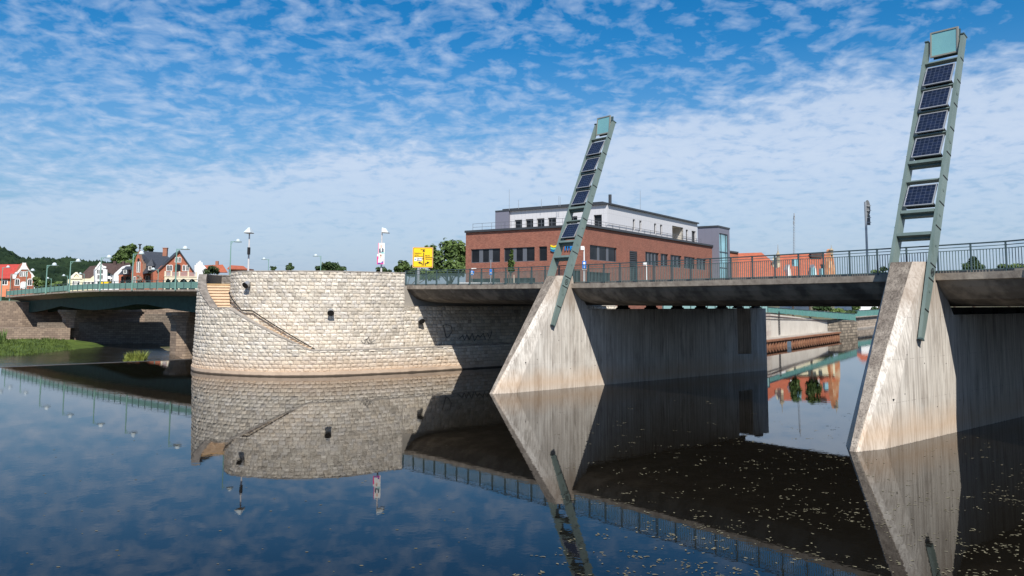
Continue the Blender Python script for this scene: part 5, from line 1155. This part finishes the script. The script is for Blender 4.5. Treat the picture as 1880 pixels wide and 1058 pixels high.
def white_lamp(x, ytop, Y, lab, side, posters=False):
    p = atY(x, 520, Y); p.z = 6.6; h = atY(x, ytop, Y).z-6.6; r = thing('white_street_lamp', p, lab, 'street lamp', 'pale poles with white wedge lamps on the street behind the bastion')
    b = MB(); b.tube(p, p+ZV*h, .085, .05, 10); b.build('pole', mat('pale_pole', (.55, .53, .53), .45), r)
    c = p+ZV*(h-.12); b = MB(); z = Vector((0, 0, 1)); X = Vector((1, -.1, 0))*side if side else Vector((1, 0, 0)); Yv = Vector((.1, 1, 0))
    if side: P = [c+X*.05-z*.20-Yv*.25, c+X*.60-z*.24-Yv*.25, c+X*.60-z*.24+Yv*.25, c+X*.05-z*.20+Yv*.25, c+X*.02+z*.20-Yv*.1, c+X*.36+z*.10-Yv*.12, c+X*.36+z*.10+Yv*.12, c+X*.02+z*.20+Yv*.1]
    else: P = [c-X*.28-z*.2-Yv*.5, c+X*.28-z*.2-Yv*.5, c+X*.28-z*.2+Yv*.3, c-X*.28-z*.2+Yv*.3, c-X*.04+z*.24-Yv*.1, c+X*.04+z*.24-Yv*.1, c+X*.04+z*.24+Yv*.1, c-X*.04+z*.24+Yv*.1]
    b.mesh(P, [(0, 1, 2, 3), (4, 7, 6, 5), (0, 4, 5, 1), (1, 5, 6, 2), (2, 6, 7, 3), (3, 7, 4, 0)]); sh = b.build('lamp_shade', LW, r)
    b = MB(); lo = [P[0]*.96+P[2]*.04, P[1]*.96+P[3]*.04, P[2]*.96+P[0]*.04, P[3]*.96+P[1]*.04]; b.prism([q-z*.005 for q in lo], -z*.05); b.build('reflector', mat('lamp_underside', (.30, .26, .22), .5), sh)
    if not side: b = MB(); c2 = atY(x+1.8, 461, Y-.2); b.obox(c2, Vector((.075, 0, 0)), Vector((0, .16, 0)), z*.29); b.build('control_box', M['black'], r)
    return r, p
white_lamp(455, 420.5, 65.5, 'tall pale lamp post with a white pyramid lamp and dark box, rising behind the bastion', 0)
white_lamp(699.5, 419.5, 66, 'pale lamp post with a white wedge lamp, carrying two election posters', 1)
Y = 65.8; F = Fac(atY(699.5, 470, Y), (1, .05))
def poster(x0, y0, x1, y1, lab, parts):
    a0, z0 = F.px(x0, y1); a1, z1 = F.px(x1, y0); o = thing('election_poster', F.P((a0+a1)/2, z0, .1), lab, 'poster'); 
    b = MB(); F.slab(b, [(a0, z0), (a1, z0), (a1, z1), (a0, z1)], .1, .125); bd = b.build('board', M['white'], o)
    W_, H_ = a1-a0, z1-z0
    for nm, m_, pts, oo in parts:
        b = MB(); F.slab(b, [(a0+W_*u, z0+H_*v_) for u, v_ in pts], .125, .127+oo*.002); b.build(nm, m_, bd)
pk = mat('magenta_print', (.75, .05, .22), .5); sk = mat('skin_print', (.72, .48, .40), .5); sg_ = mat('suit_print', (.10, .12, .15), .5); bl_ = mat('violet_print', (.16, .07, .30), .5); tq = mat('turquoise_print', (.30, .62, .60), .5); hair = mat('hair_print', (.35, .18, .12), .5); pinkp = mat('pink_print', (.8, .45, .5), .5)
def ell(cx, cy, rx, ry): return [(cx+rx*cos(2*pi*k/14), cy+ry*sin(2*pi*k/14)) for k in range(14)]
poster(694.3, 446.5, 706.7, 466.5, 'upper of two election posters: a grey haired man in a dark suit', [('margin', pk, [(0, 0), (.08, 0), (.08, 1), (0, 1)], 0), ('figure', sg_, [(.14, .10), (.86, .10), (.84, .46), (.66, .56), (.34, .56), (.14, .44)], 1), ('shirt', M['white'], [(.42, .2), (.56, .2), (.62, .56), (.36, .56)], 2), ('head', sk, ell(.48, .70, .15, .17), 3), ('hair', M['white'], ell(.48, .86, .15, .06), 4), ('stripe', tq, [(.5, .04), (.95, .04), (.95, .14), (.5, .14)], 5)])
poster(692.3, 466.8, 706.3, 485.8, 'lower of two election posters: a person in white on a magenta ground', [('ground', pk, [(0, 0), (.2, 0), (.2, .78), (0, .78)], 0), ('ground', pinkp, [(.2, 0), (.95, 0), (.95, .5), (.2, .5)], 0), ('figure', M['white'], [(.12, .16), (.88, .16), (.8, .5), (.6, .64), (.4, .64), (.16, .5)], 1), ('head', sk, ell(.5, .76, .12, .15), 2), ('hair', hair, ell(.5, .88, .13, .07), 3), ('banner', bl_, [(.1, .02), (.85, .02), (.85, .3), (.62, .3), (.62, .18), (.1, .18)], 3), ('slogan', pk, [(.5, .06), (.8, .06), (.8, .13), (.5, .13)], 4)])
# little signs on the street in front of the office
def round_sign(x, y, ypx, Y, rad, lab, m, extra=None, group=None, plate=False):
    c = atY(x, y, Y); r = thing('street_sign', Vector((c.x, c.y, 6.6)), lab, 'street sign'); b = MB(); b.tube((c.x, c.y+.06, 6.6), (c.x, c.y+.06, atY(x, ypx, Y).z), .04, n=8); b.build('post', M['steel'], r)
    b = MB()
    if plate: b.obox(c, Vector((rad*.7, 0, 0)), Vector((0, .02, 0)), ZV*rad*1.5)
    else: b.tube(c-Vector((0, .03, 0)), c, rad, n=20)
    s_ = b.build('sign_face', m, r)
    if extra: extra(c, s_)
def ar(c, s_):
    b = MB(); n = Vector((0, -.045, 0)); b.bar(c+n+ZV*.16, c+n-ZV*.02, .07, .01, up=(0, 1, 0)); b.bar(c+n, c+n+Vector((-.15, 0, -.15)), .07, .01, up=(0, 1, 0)); b.bar(c+n, c+n+Vector((.15, 0, -.15)), .07, .01, up=(0, 1, 0)); b.build('arrows', M['white'], s_)
    b = MB(); b.obox(atY(870, 493.3, 80), Vector((.24, 0, 0)), Vector((0, .02, 0)), ZV*.045); b.build('name_plate', M['white'], s_)
round_sign(866.5, 501, 492.5, 80, .235, 'blue round sign with white arrows behind the railing at the left corner of the office', M['blue'], ar)
def sq(c, s_): b = MB(); b.obox(c+Vector((0, -.03, -.08)), Vector((.10, 0, 0)), Vector((0, .01, 0)), ZV*.06); b.build('white_field', M['white'], s_)
round_sign(901, 499.5, 477, 80, .18, 'small blue and white plate on a slim post before the first window band', M['blue'], sq, plate=True)
b = MB(); b.obox(atY(902.5, 479.5, 80), Vector((.15, .1, 0)), Vector((0, .02, 0)), ZV*.15)
def lampy(x, y0, x2, Y, lab, sign):
    p = atY(x, 520, Y); p.z = 6.6; r = thing('short_street_lamp', p, lab, 'street lamp'); zt_ = atY(x, y0, Y).z; b = MB(); b.tube(p, (p.x, p.y, zt_), .07, .05, 8); b.build('pole', M['white'], r)
    b = MB(); c = atY(x2, y0+2.2, Y); b.obox(c, Vector(((p.x-c.x)*.95, 0, 0)), Vector((0, .18, 0)), ZV*.16); b.build('lamp_head', M['white'], r)
    if sign:
        b = MB(); c = atY(x, 487, Y-.12); b.obox(c, Vector((.16, 0, 0)), Vector((0, .02, 0)), ZV*.34); s_ = b.build('blue_plate', M['blue'], r); b = MB(); b.obox(c+Vector((0, -.03, .16)), Vector((.08, 0, 0)), Vector((0, .01, 0)), ZV*.09); b.obox(c+Vector((0, -.03, -.16)), Vector((.02, 0, 0)), Vector((0, .01, 0)), ZV*.1); b.build('pictogram', M['white'], s_)
        b = MB(); b.obox(atY(x, 494, Y-.12), Vector((.18, 0, 0)), Vector((0, .02, 0)), ZV*.06); b.build('text_plate', M['white'], s_)
lampy(1072.6, 453.5, 1069, 68, 'short white lamp post with a blue plate just right of the left mast', True)
lampy(1187, 482, 1183.5, 80, 'short white lamp post behind the railing below the dark louvre', False)
# white kerb wall behind the railing near the office
b = MB(); b.prism([atY(842, 524, 82), atY(985, 524, 82), atY(985, 520.5, 82), atY(842, 518.5, 82)], (0, .4, 0)); o = b.build('garden_wall', M['render']); tag(o, 'low white wall behind the railing at the foot of the brick office', 'wall')
# ============================================================ RIGHT ARM: QUAY, FENCES, FAR HOUSES
def gp2(x, y, z=0): p = atZ(x, y, z); return p
q0 = atZ(1400, 641, 0); q1 = atZ(1543, 620.8, 0); q2 = atZ(1566.5, 615.5, 0)
dq = (q1-q0).normalized(); nq = Vector((-dq.y, dq.x, 0)); q00 = q0-dq*22; q2 = q1+dq*14
wl_a = q00+nq*2.0; wl_b = q0+nq*2.0+(q1-q0)*1.02; wl_c = q2+nq*.6
top = lambda x, y, P: H+ray((x, y)).z*(P.y/ray((x, y)).y)
za, zb, zc = 3.95, top(1528, 588, wl_b), top(1566, 590.5, wl_c)
kn = q0+nq*2.0+dq*9.5
b = MB()
def fwall(b, A, B, zA, zB, th, n, m=0, z0=-2):
    Z = lambda z: ZV*z; P = [A+Z(z0), B+Z(z0), B+Z(zB), A+Z(zA)]; Q = [p+n*th for p in P]; L = (B-A).length
    for f in ((P[0], P[1], P[2], P[3]), (P[3], P[2], Q[2], Q[3]), (Q[0], Q[3], Q[2], Q[1]), (P[1], Q[1], Q[2], P[2]), (P[0], P[3], Q[3], Q[0])): b.poly(f, m, uv=[(0, z0), (L, z0), (L, zB), (0, zA)] if f[0] is P[0] and f[1] is P[1] else [(0, 0), (L, 0), (L, th), (0, th)])
qw = thing('quay_wall', wl_a.lerp(wl_b, .5), 'pale quay wall beyond the bridge, patched stone at its near end', 'wall')
b = MB(); fwall(b, wl_a, kn, za, za-.05, .6, nq); b.build('patched_masonry', brick_mat('patched_masonry_stone', (.60, .54, .46), (.40, .32, .29), (.50, .45, .38), 1.1, .6, gap=.03), qw, recalc=False)
b = MB(); fwall(b, kn+nq*.02, wl_b+nq*.02, za-.05, zb, .6, nq); b.build('plaster_wall', M['wall_pale'], qw, recalc=False)
b = MB(); fwall(b, wl_b, wl_c, zb, zc, .6, nq); b.build('old_masonry', brick_mat('blackened_masonry', (.46, .38, .29), (.17, .14, .11), (.1, .09, .07), .8, .45, bump=1, gap=.04), qw, recalc=False)
b = MB(); b.bar(wl_a+ZV*(za-.25), kn+ZV*(za-.3)-nq*.0, .14, .10); b.bar(kn+ZV*(za-.3), wl_b+ZV*(zb-.2), .14, .10); b.build('pipe_rail', mat('brown_rail', (.16, .11, .09), .6), qw)
b = MB(); b.bar(wl_a+ZV*(za+.04)+nq*.3, wl_b+ZV*(zb+.04)+nq*.3, .75, .10); b.bar(wl_b+ZV*(zb+.04)+nq*.3, wl_c+ZV*(zc+.04)+nq*.3, .75, .10); b.build('coping', M['coping_light'], qw)
b = MB(); lx = kn+dq*3.2-nq*.08
for s_ in (-.22, .22): b.bar(lx+dq*s_+ZV*1.2, lx+dq*s_+ZV*4.2, .06, .06)
z = 1.3
while z < 4: b.bar(lx-dq*.22+ZV*z, lx+dq*.22+ZV*z, .04, .04); z += .3
b.build('ladder', M['dark'], qw)
# sheet pile toe with its walkway
sp_ = thing('sheet_pile_toe', q0+(q1-q0)*.4, 'rusty corrugated sheet piling along the foot of the pale quay wall', 'sheet piling')
b = MB(); A = q00; L = (q1-q00).length; n = int(L/.55)
for i in range(n):
    s0, s1 = i*.55, (i+1)*.55; o0 = 0 if i % 2 else .42; pA, pB = A+dq*s0, A+dq*(s1-.16); 
    b.poly([pA+nq*o0-ZV*2, pB+nq*o0-ZV*2, pB+nq*o0+ZV*.72, pA+nq*o0+ZV*.72]); o1 = .42 if i % 2 else 0
    b.poly([pB+nq*o0-ZV*2, A+dq*s1+nq*o1-ZV*2, A+dq*s1+nq*o1+ZV*.72, pB+nq*o0+ZV*.72])
b.build('piles', M['rust'], sp_, recalc=False)
b = MB(); b.bar(A+ZV*.82+nq*.18, q1+ZV*.82+nq*.18, .62, .2); b.build('capping_beam', M['rust'], sp_)
b = MB(); b.prism([A+nq*.45+ZV*.95, q1+nq*.45+ZV*.95, q1+nq*2.1+ZV*.95, A+nq*2.1+ZV*.95], ZV*-1.2); b.build('walkway', M['coping_light'], sp_)
b = MB(); b.obox(atZ(1449, 634, .2), dq*.5, nq*.1, ZV*.45); b.build('flap', mat('blue_grey_flap', (.12, .16, .2), .5), sp_)
land('island_ground', [wt(2.8, 23), tuple((wl_a+nq*.4)[:2]), tuple((wl_b+nq*.4)[:2]), tuple((wl_c+nq*.4)[:2]), (58.5, 158), (70, 192), (200, 420), (500, 1500), (-300, 1500), (-60, 500), (-40, 260), (-33, 150), (-24.5, 86), wt(0, 23)], 2.75, M['soil'])
# teal fences on the quay
def fence(name, A, B, zA, zB, hA, hB, lab, npost=14, m='teal', glass=0):
    r = thing(name, A.lerp(B, .5)+ZV*zA, lab, 'fence'); b = MB(); n = Vector((-(B-A).y, (B-A).x, 0)).normalized()*.04
    Z = lambda P, z: P+ZV*z
    b.mesh([Z(A, zA+.08), Z(B, zB+.08), Z(B, hB), Z(A, hA), Z(A+n, zA+.08), Z(B+n, zB+.08), Z(B+n, hB), Z(A+n, hA)], [(0, 1, 2, 3), (4, 7, 6, 5), (0, 4, 5, 1), (1, 5, 6, 2), (2, 6, 7, 3), (3, 7, 4, 0)]); b.build('panel', M[m], r)
    b = MB(); b.bar(Z(A, hA+.05), Z(B, hB+.05), .1, .08); b.build('top_rail', M['green_dark'], r)
    for i in range(npost+1):
        k_ = i/npost; P = A.lerp(B, k_)-n*1.2; z0 = zA+(zB-zA)*k_; z1 = hA+(hB-hA)*k_; b = MB(); b.bar(Z(P, z0), Z(P, z1), .08, .06, up=(B-A)); b.build('post', M['green_dark'] if glass else M['teal'], r)
fa = wl_a+nq*.3; fk = q0+nq*2.3+dq*9.2; fb_ = wl_c+nq*.3
fence('glass_fence', fa, fk, za+.1, za+.1, 5.25, 5.2, 'pale teal glass screen with dark posts on the near end of the quay wall', 14, 'teal_glass', 1)
fence('teal_fence', fk+dq*.1, fb_, za+.1, zc+.1, top(1446, 564.8, fk), top(1566, 577, fb_), 'solid teal panel fence on top of the quay wall', 12)
fw = [atZ(1560, 605.5, 0), atZ(1616, 599.4, 0), atZ(1700, 592, 0)]
b = MB(); fz = [top(1562, 584, fw[0]), top(1616, 579.5, fw[1]), top(1700, 574, fw[2])]
rb_ = thing('far_quay_wall', fw[0], 'far stone river wall at the bend, left of the near pier', 'wall')
for i in range(2): fwall(b, fw[i], fw[i+1], fz[i], fz[i+1], .8, Vector((0, 1, 0)))
b.build('masonry', brick_mat('far_masonry', (.50, .42, .34), (.30, .25, .2), (.2, .17, .14), 1.0, .5, gap=.03), rb_, recalc=False)
b = MB(); 
for i in range(2): b.bar(fw[i]+ZV*(fz[i]+.08), fw[i+1]+ZV*(fz[i+1]+.08), .9, .18); b.bar(fw[i]-Vector((0, .6, -.1)), fw[i+1]-Vector((0, .6, -.1)), 1.2, .3)
b.build('coping', M['coping_light'], rb_)
fence('teal_fence', fw[0]+Vector((0, .4, 0)), fw[2]+Vector((0, .4, 0)), fz[0]+.1, fz[2]+.1, fz[0]+1.35, fz[2]+1.35, 'teal panel fence on the far river wall at the bend', 10)
# things glimpsed under the bridge
b = MB(); c = atY(1597, 571, 185); b.obox(atY(1600, 567, 198), Vector((3.4, 0, 0)), Vector((0, 3, 0)), ZV*1.6)
o = b.build('white_van', M['white']); bpy.data.objects.remove(o)
gh = thing('garden_house', atY(1590, 575, 205), 'white walled house glimpsed under the bridge beyond the teal fence', 'house'); b = MB(); b.prism([atY(1578, 590, 205), atY(1597, 590, 205), atY(1597, 540, 205), atY(1578, 540, 205)], (0, 8, 0)); b.prism([atY(1452, 590, 190), atY(1486, 590, 190), atY(1486, 520, 190), atY(1452, 520, 190)], (0, 8, 0)); b.build('wall', M['render'], gh)
for i, (x, y, rx, ry, Y) in enumerate(((1507, 566, 18, 5, 150), (1535, 571, 16, 5, 152), (1560, 574, 14, 4, 160), (1572, 566, 8, 6, 190), (1606, 570, 8, 7, 190))):
    tree(x, Y, 2.6, [(x, y, rx, ry)], ('dark hedge under the bridge directly behind the teal fence', 'brownish hedge behind the middle of the teal fence', 'low hedge at the far end of the teal fence', 'round bush left of the white garden house', 'bush right of the white garden house')[i], 50+i, 'leaf_dark' if i % 2 == 0 else 'leaf', 'hedge' if i < 3 else 'bush', 'hedge' if i < 3 else 'bush', n=500, ls=.35, trunk=False)
# orange roofs behind the bridge railing
Y = 170; o = house('orange_roofed_house', 'low brick house with a long orange roof, first right of the stair tower', at=atY(1385, 520, Y)); b = MB()
b.prism([atY(1338, 540, Y), atY(1438, 540, Y), atY(1438, 508, Y), atY(1338, 508, Y)], (4, 12, 0)); b.uv = {i: [(0, 0), (10, 0), (10, 3), (0, 3)] for i in range(6)}; b.build('wall', M['render'], o)
b = MB(); roof_quad(b, [atY(1345, 509.5, Y-1), atY(1455, 509.5, Y-1), atY(1398, 463.8, Y+7), atY(1345, 465.5, Y+7)]); roof_quad(b, [atY(1345, 509.5, Y+15), atY(1455, 509.5, Y+15), atY(1398, 463.8, Y+7), atY(1345, 465.5, Y+7)]); b.build('roof', M['roof_red'], o)
b = MB(); b.prism([atY(1336, 540, 158), atY(1355, 540, 158), atY(1355, 464.5, 158), atY(1340, 462, 158)], (0, 5, 0)); b.uv = {i: [(0, 0), (3, 0), (3, 8), (0, 8)] for i in range(6)}; b.build('brick_annex', M['brick_old'], o)
b = MB(); b.bar(atY(1338, 461.5, 157.9), atY(1355.5, 464, 157.9), .3, .3); b.build('annex_coping', M['anthracite'], o)
Y = 172; o = house('gabled_hall', 'large house with a bright orange roof between two pinnacled gables, behind the railing', at=atY(1480, 520, Y))
b = MB(); roof_quad(b, [atY(1424, 513, Y-2), atY(1528, 513, Y-2), atY(1524, 465.5, Y+6), atY(1429, 467.5, Y+6)]); roof_quad(b, [atY(1424, 513, Y+14), atY(1528, 513, Y+14), atY(1524, 465.5, Y+6), atY(1429, 467.5, Y+6)]); b.build('roof', M['roof_red'], o)
b = MB(); b.prism([atY(1424, 545, Y-1.5), atY(1528, 545, Y-1.5), atY(1528, 512, Y-1.5), atY(1424, 512, Y-1.5)], (0, 14, 0)); b.build('wall', M['cream'], o)
Fg = Fac(atY(1528, 500, Y-1), (1, .7)); b = MB()
gy_ = [(1519, 545), (1521, 500), (1522.5, 480), (1524.5, 466), (1525, 459), (1527.4, 457), (1529.5, 466), (1532, 486), (1534, 500), (1537, 514), (1538, 545)]; Fg.slab(b, pxpoly(Fg, gy_), -1.0, 0); b.build('gable_wall', brick_mat('striped_gable', (.55, .2, .08), (.70, .52, .34), (.45, .3, .2), 1.6, .7), o, recalc=False)
for x, y0, y1 in ((1526.3, 460, 449), (1428.7, 474, 451.5)):
    p0_, p1_ = atY(x, y0, Y-1), atY(x, y1, Y-1); hh = p1_.z-p0_.z; b = MB(); b.lathe(p0_-ZV*.4, [(.36, -.6), (.36, .3*hh), (.55, .34*hh), (.5, .42*hh), (.2, .6*hh), (.07, .78*hh), (.03, 1.25*hh)], 8); b.build('pinnacle', mat('pinnacle_stone', (.32, .27, .19), .7), o)
b = MB(); Fg2 = Fac(atY(1428, 500, Y), (1, .7)); Fg2.slab(b, pxpoly(Fg2, [(1424, 545), (1425, 480), (1427, 472), (1430.5, 472), (1432, 480), (1433, 545)]), -1, 0); b.build('gable_wall', M['cream'], o, recalc=False)
for x, y in ((1449, 497), (1495.5, 497)):
    c = atY(x, y, Y-3); b = MB(); b.mesh([c+Vector((-.4, 0, -1.4)), c+Vector((.4, 0, -1.4)), c+Vector((.3, 0, .2)), c+Vector((0, 0, 1.3)), c+Vector((-.3, 0, .2)), c+Vector((-.4, 2.5, -1.4)), c+Vector((.4, 2.5, -1.4)), c+Vector((.3, 2.5, .2)), c+Vector((0, 2.5, 1.3)), c+Vector((-.3, 2.5, .2))], [(0, 1, 2, 3, 4), (5, 9, 8, 7, 6), (0, 5, 6, 1), (1, 6, 7, 2), (2, 7, 8, 3), (3, 8, 9, 4), (4, 9, 5, 0)]); d_ = b.build('dormer', M['white'], o)
for x, y, s_ in ((1491, 499, .9), (1509, 499, .7), (1459, 482.5, .8)): b = MB(); b.obox(atY(x, y, Y-3.2), Vector((s_*.5, 0, 0)), Vector((0, .6, 0)), ZV*.95*s_); b.build('dormer_window', M['pane_blue'], o)
b = MB(); b.obox(atY(1497.5, 469, Y+4.5), Vector((1.2, 0, 0)), Vector((0, .7, 0)), ZV*.5); b.build('chimney', M['roof_brown'], o)
# tall antenna mast
def ant():
    Y = 210; r = thing('antenna_mast', atY(1457.5, 520, Y), 'thin lattice antenna mast rising behind the orange roofs', 'antenna mast'); b = MB(); bt, tp_ = atY(1457.5, 520, Y), atY(1457.8, 397, Y); w_ = .28
    c4 = [Vector((w_*a, w_*c, 0)) for a, c in ((1, 0), (-.5, .87), (-.5, -.87))]
    for c in c4: b.bar(bt+c, tp_+c*.7, .05, .05)
    n = 26
    for i in range(n):
        for k in range(3): b.bar(bt.lerp(tp_, i/n)+c4[k], bt.lerp(tp_, (i+1)/n)+c4[(k+1) % 3]*.9, .03, .03)
    b.build('lattice', M['steel'], r)
    for x, y, s_ in ((1458, 400, .5), (1458, 395, .3), (1457, 409, .6)): b = MB(); b.bar(atY(x, y+3, Y), atY(x, y-3, Y), .22, .22); b.bar(atY(x-2.5*s_, y+1, Y), atY(x+3*s_, y+1, Y), .08, .08); b.build('antenna', M['steel'], r)
ant()
# red roof mirrored in the water, hidden by the deck
o = house('red_roofed_house', 'red roofed house beyond the river bend, half hidden by the near pier', at=atY(1600, 530, 215)); b = MB(); Y = 215
b.prism([atY(1560, 578, Y), atY(1640, 578, Y), atY(1640, 545, Y), atY(1560, 545, Y)], (0, 10, 0)); b.build('wall', M['render'], o); b = MB(); roof_quad(b, [atY(1554, 548, Y-1), atY(1646, 548, Y-1), atY(1625, 521, Y+5), atY(1578, 521, Y+5)]); b.build('roof', M['roof_red'], o)
# ============================================================ FLOATING LEAVES
rnd = random.Random(99); b = MB(); cnt = 0
tex = lambda x, y: sin(x*.9+sin(y*.7)*1.3)*sin(y*1.1+x*.35)
while cnt < 850:
    px, py = rnd.uniform(880, 1960), 715+345*rnd.random()**.75
    dens = min(1, max(0, (px-950)/330))*min(1, (py-690)/90)
    if rnd.random() > dens*.95+.04: continue
    p = atZ(px, py, .004)
    t_, v_ = (p-OO).dot(U), (p-OO).dot(V)
    if tex(p.x, p.y)+rnd.uniform(-1.0, .5) < -.35: continue
    if -6 < v_ < 23 and (17.4 < t_ < 19.1 or 40.1 < t_ < 41.9): continue
    cnt += 1
    for _ in range(rnd.choice((1, 1, 1, 2, 3, 5))):
        s_ = rnd.uniform(.010, .036); a = rnd.uniform(0, 2*pi); c = p+Vector((rnd.gauss(0, .10), rnd.gauss(0, .07), rnd.uniform(0, .004)))
        n_ = 6; b.poly([c+Vector((cos(a)*cos(2*pi*k/n_)*s_*1.6-sin(a)*sin(2*pi*k/n_)*s_*.7, sin(a)*cos(2*pi*k/n_)*s_*1.6+cos(a)*sin(2*pi*k/n_)*s_*.7, rnd.uniform(0, .006))) for k in range(n_)])
for _ in range(90):
    px, py = rnd.uniform(20, 900), rnd.uniform(800, 1058); p = atZ(px, py, .006); s_ = rnd.uniform(.02, .05); b.poly([p+Vector((cos(2*pi*k/5)*s_, sin(2*pi*k/5)*s_*.6, 0)) for k in range(5)])
o = b.build('floating_leaves', mat('floating_leaves_scum', (.19, .17, .11), .8, (.09, .08, .045), .5), recalc=False); o['kind'] = 'stuff'; tag(o, 'scattered pale leaves and scum floating on the dark water', 'leaves')
b = MB()
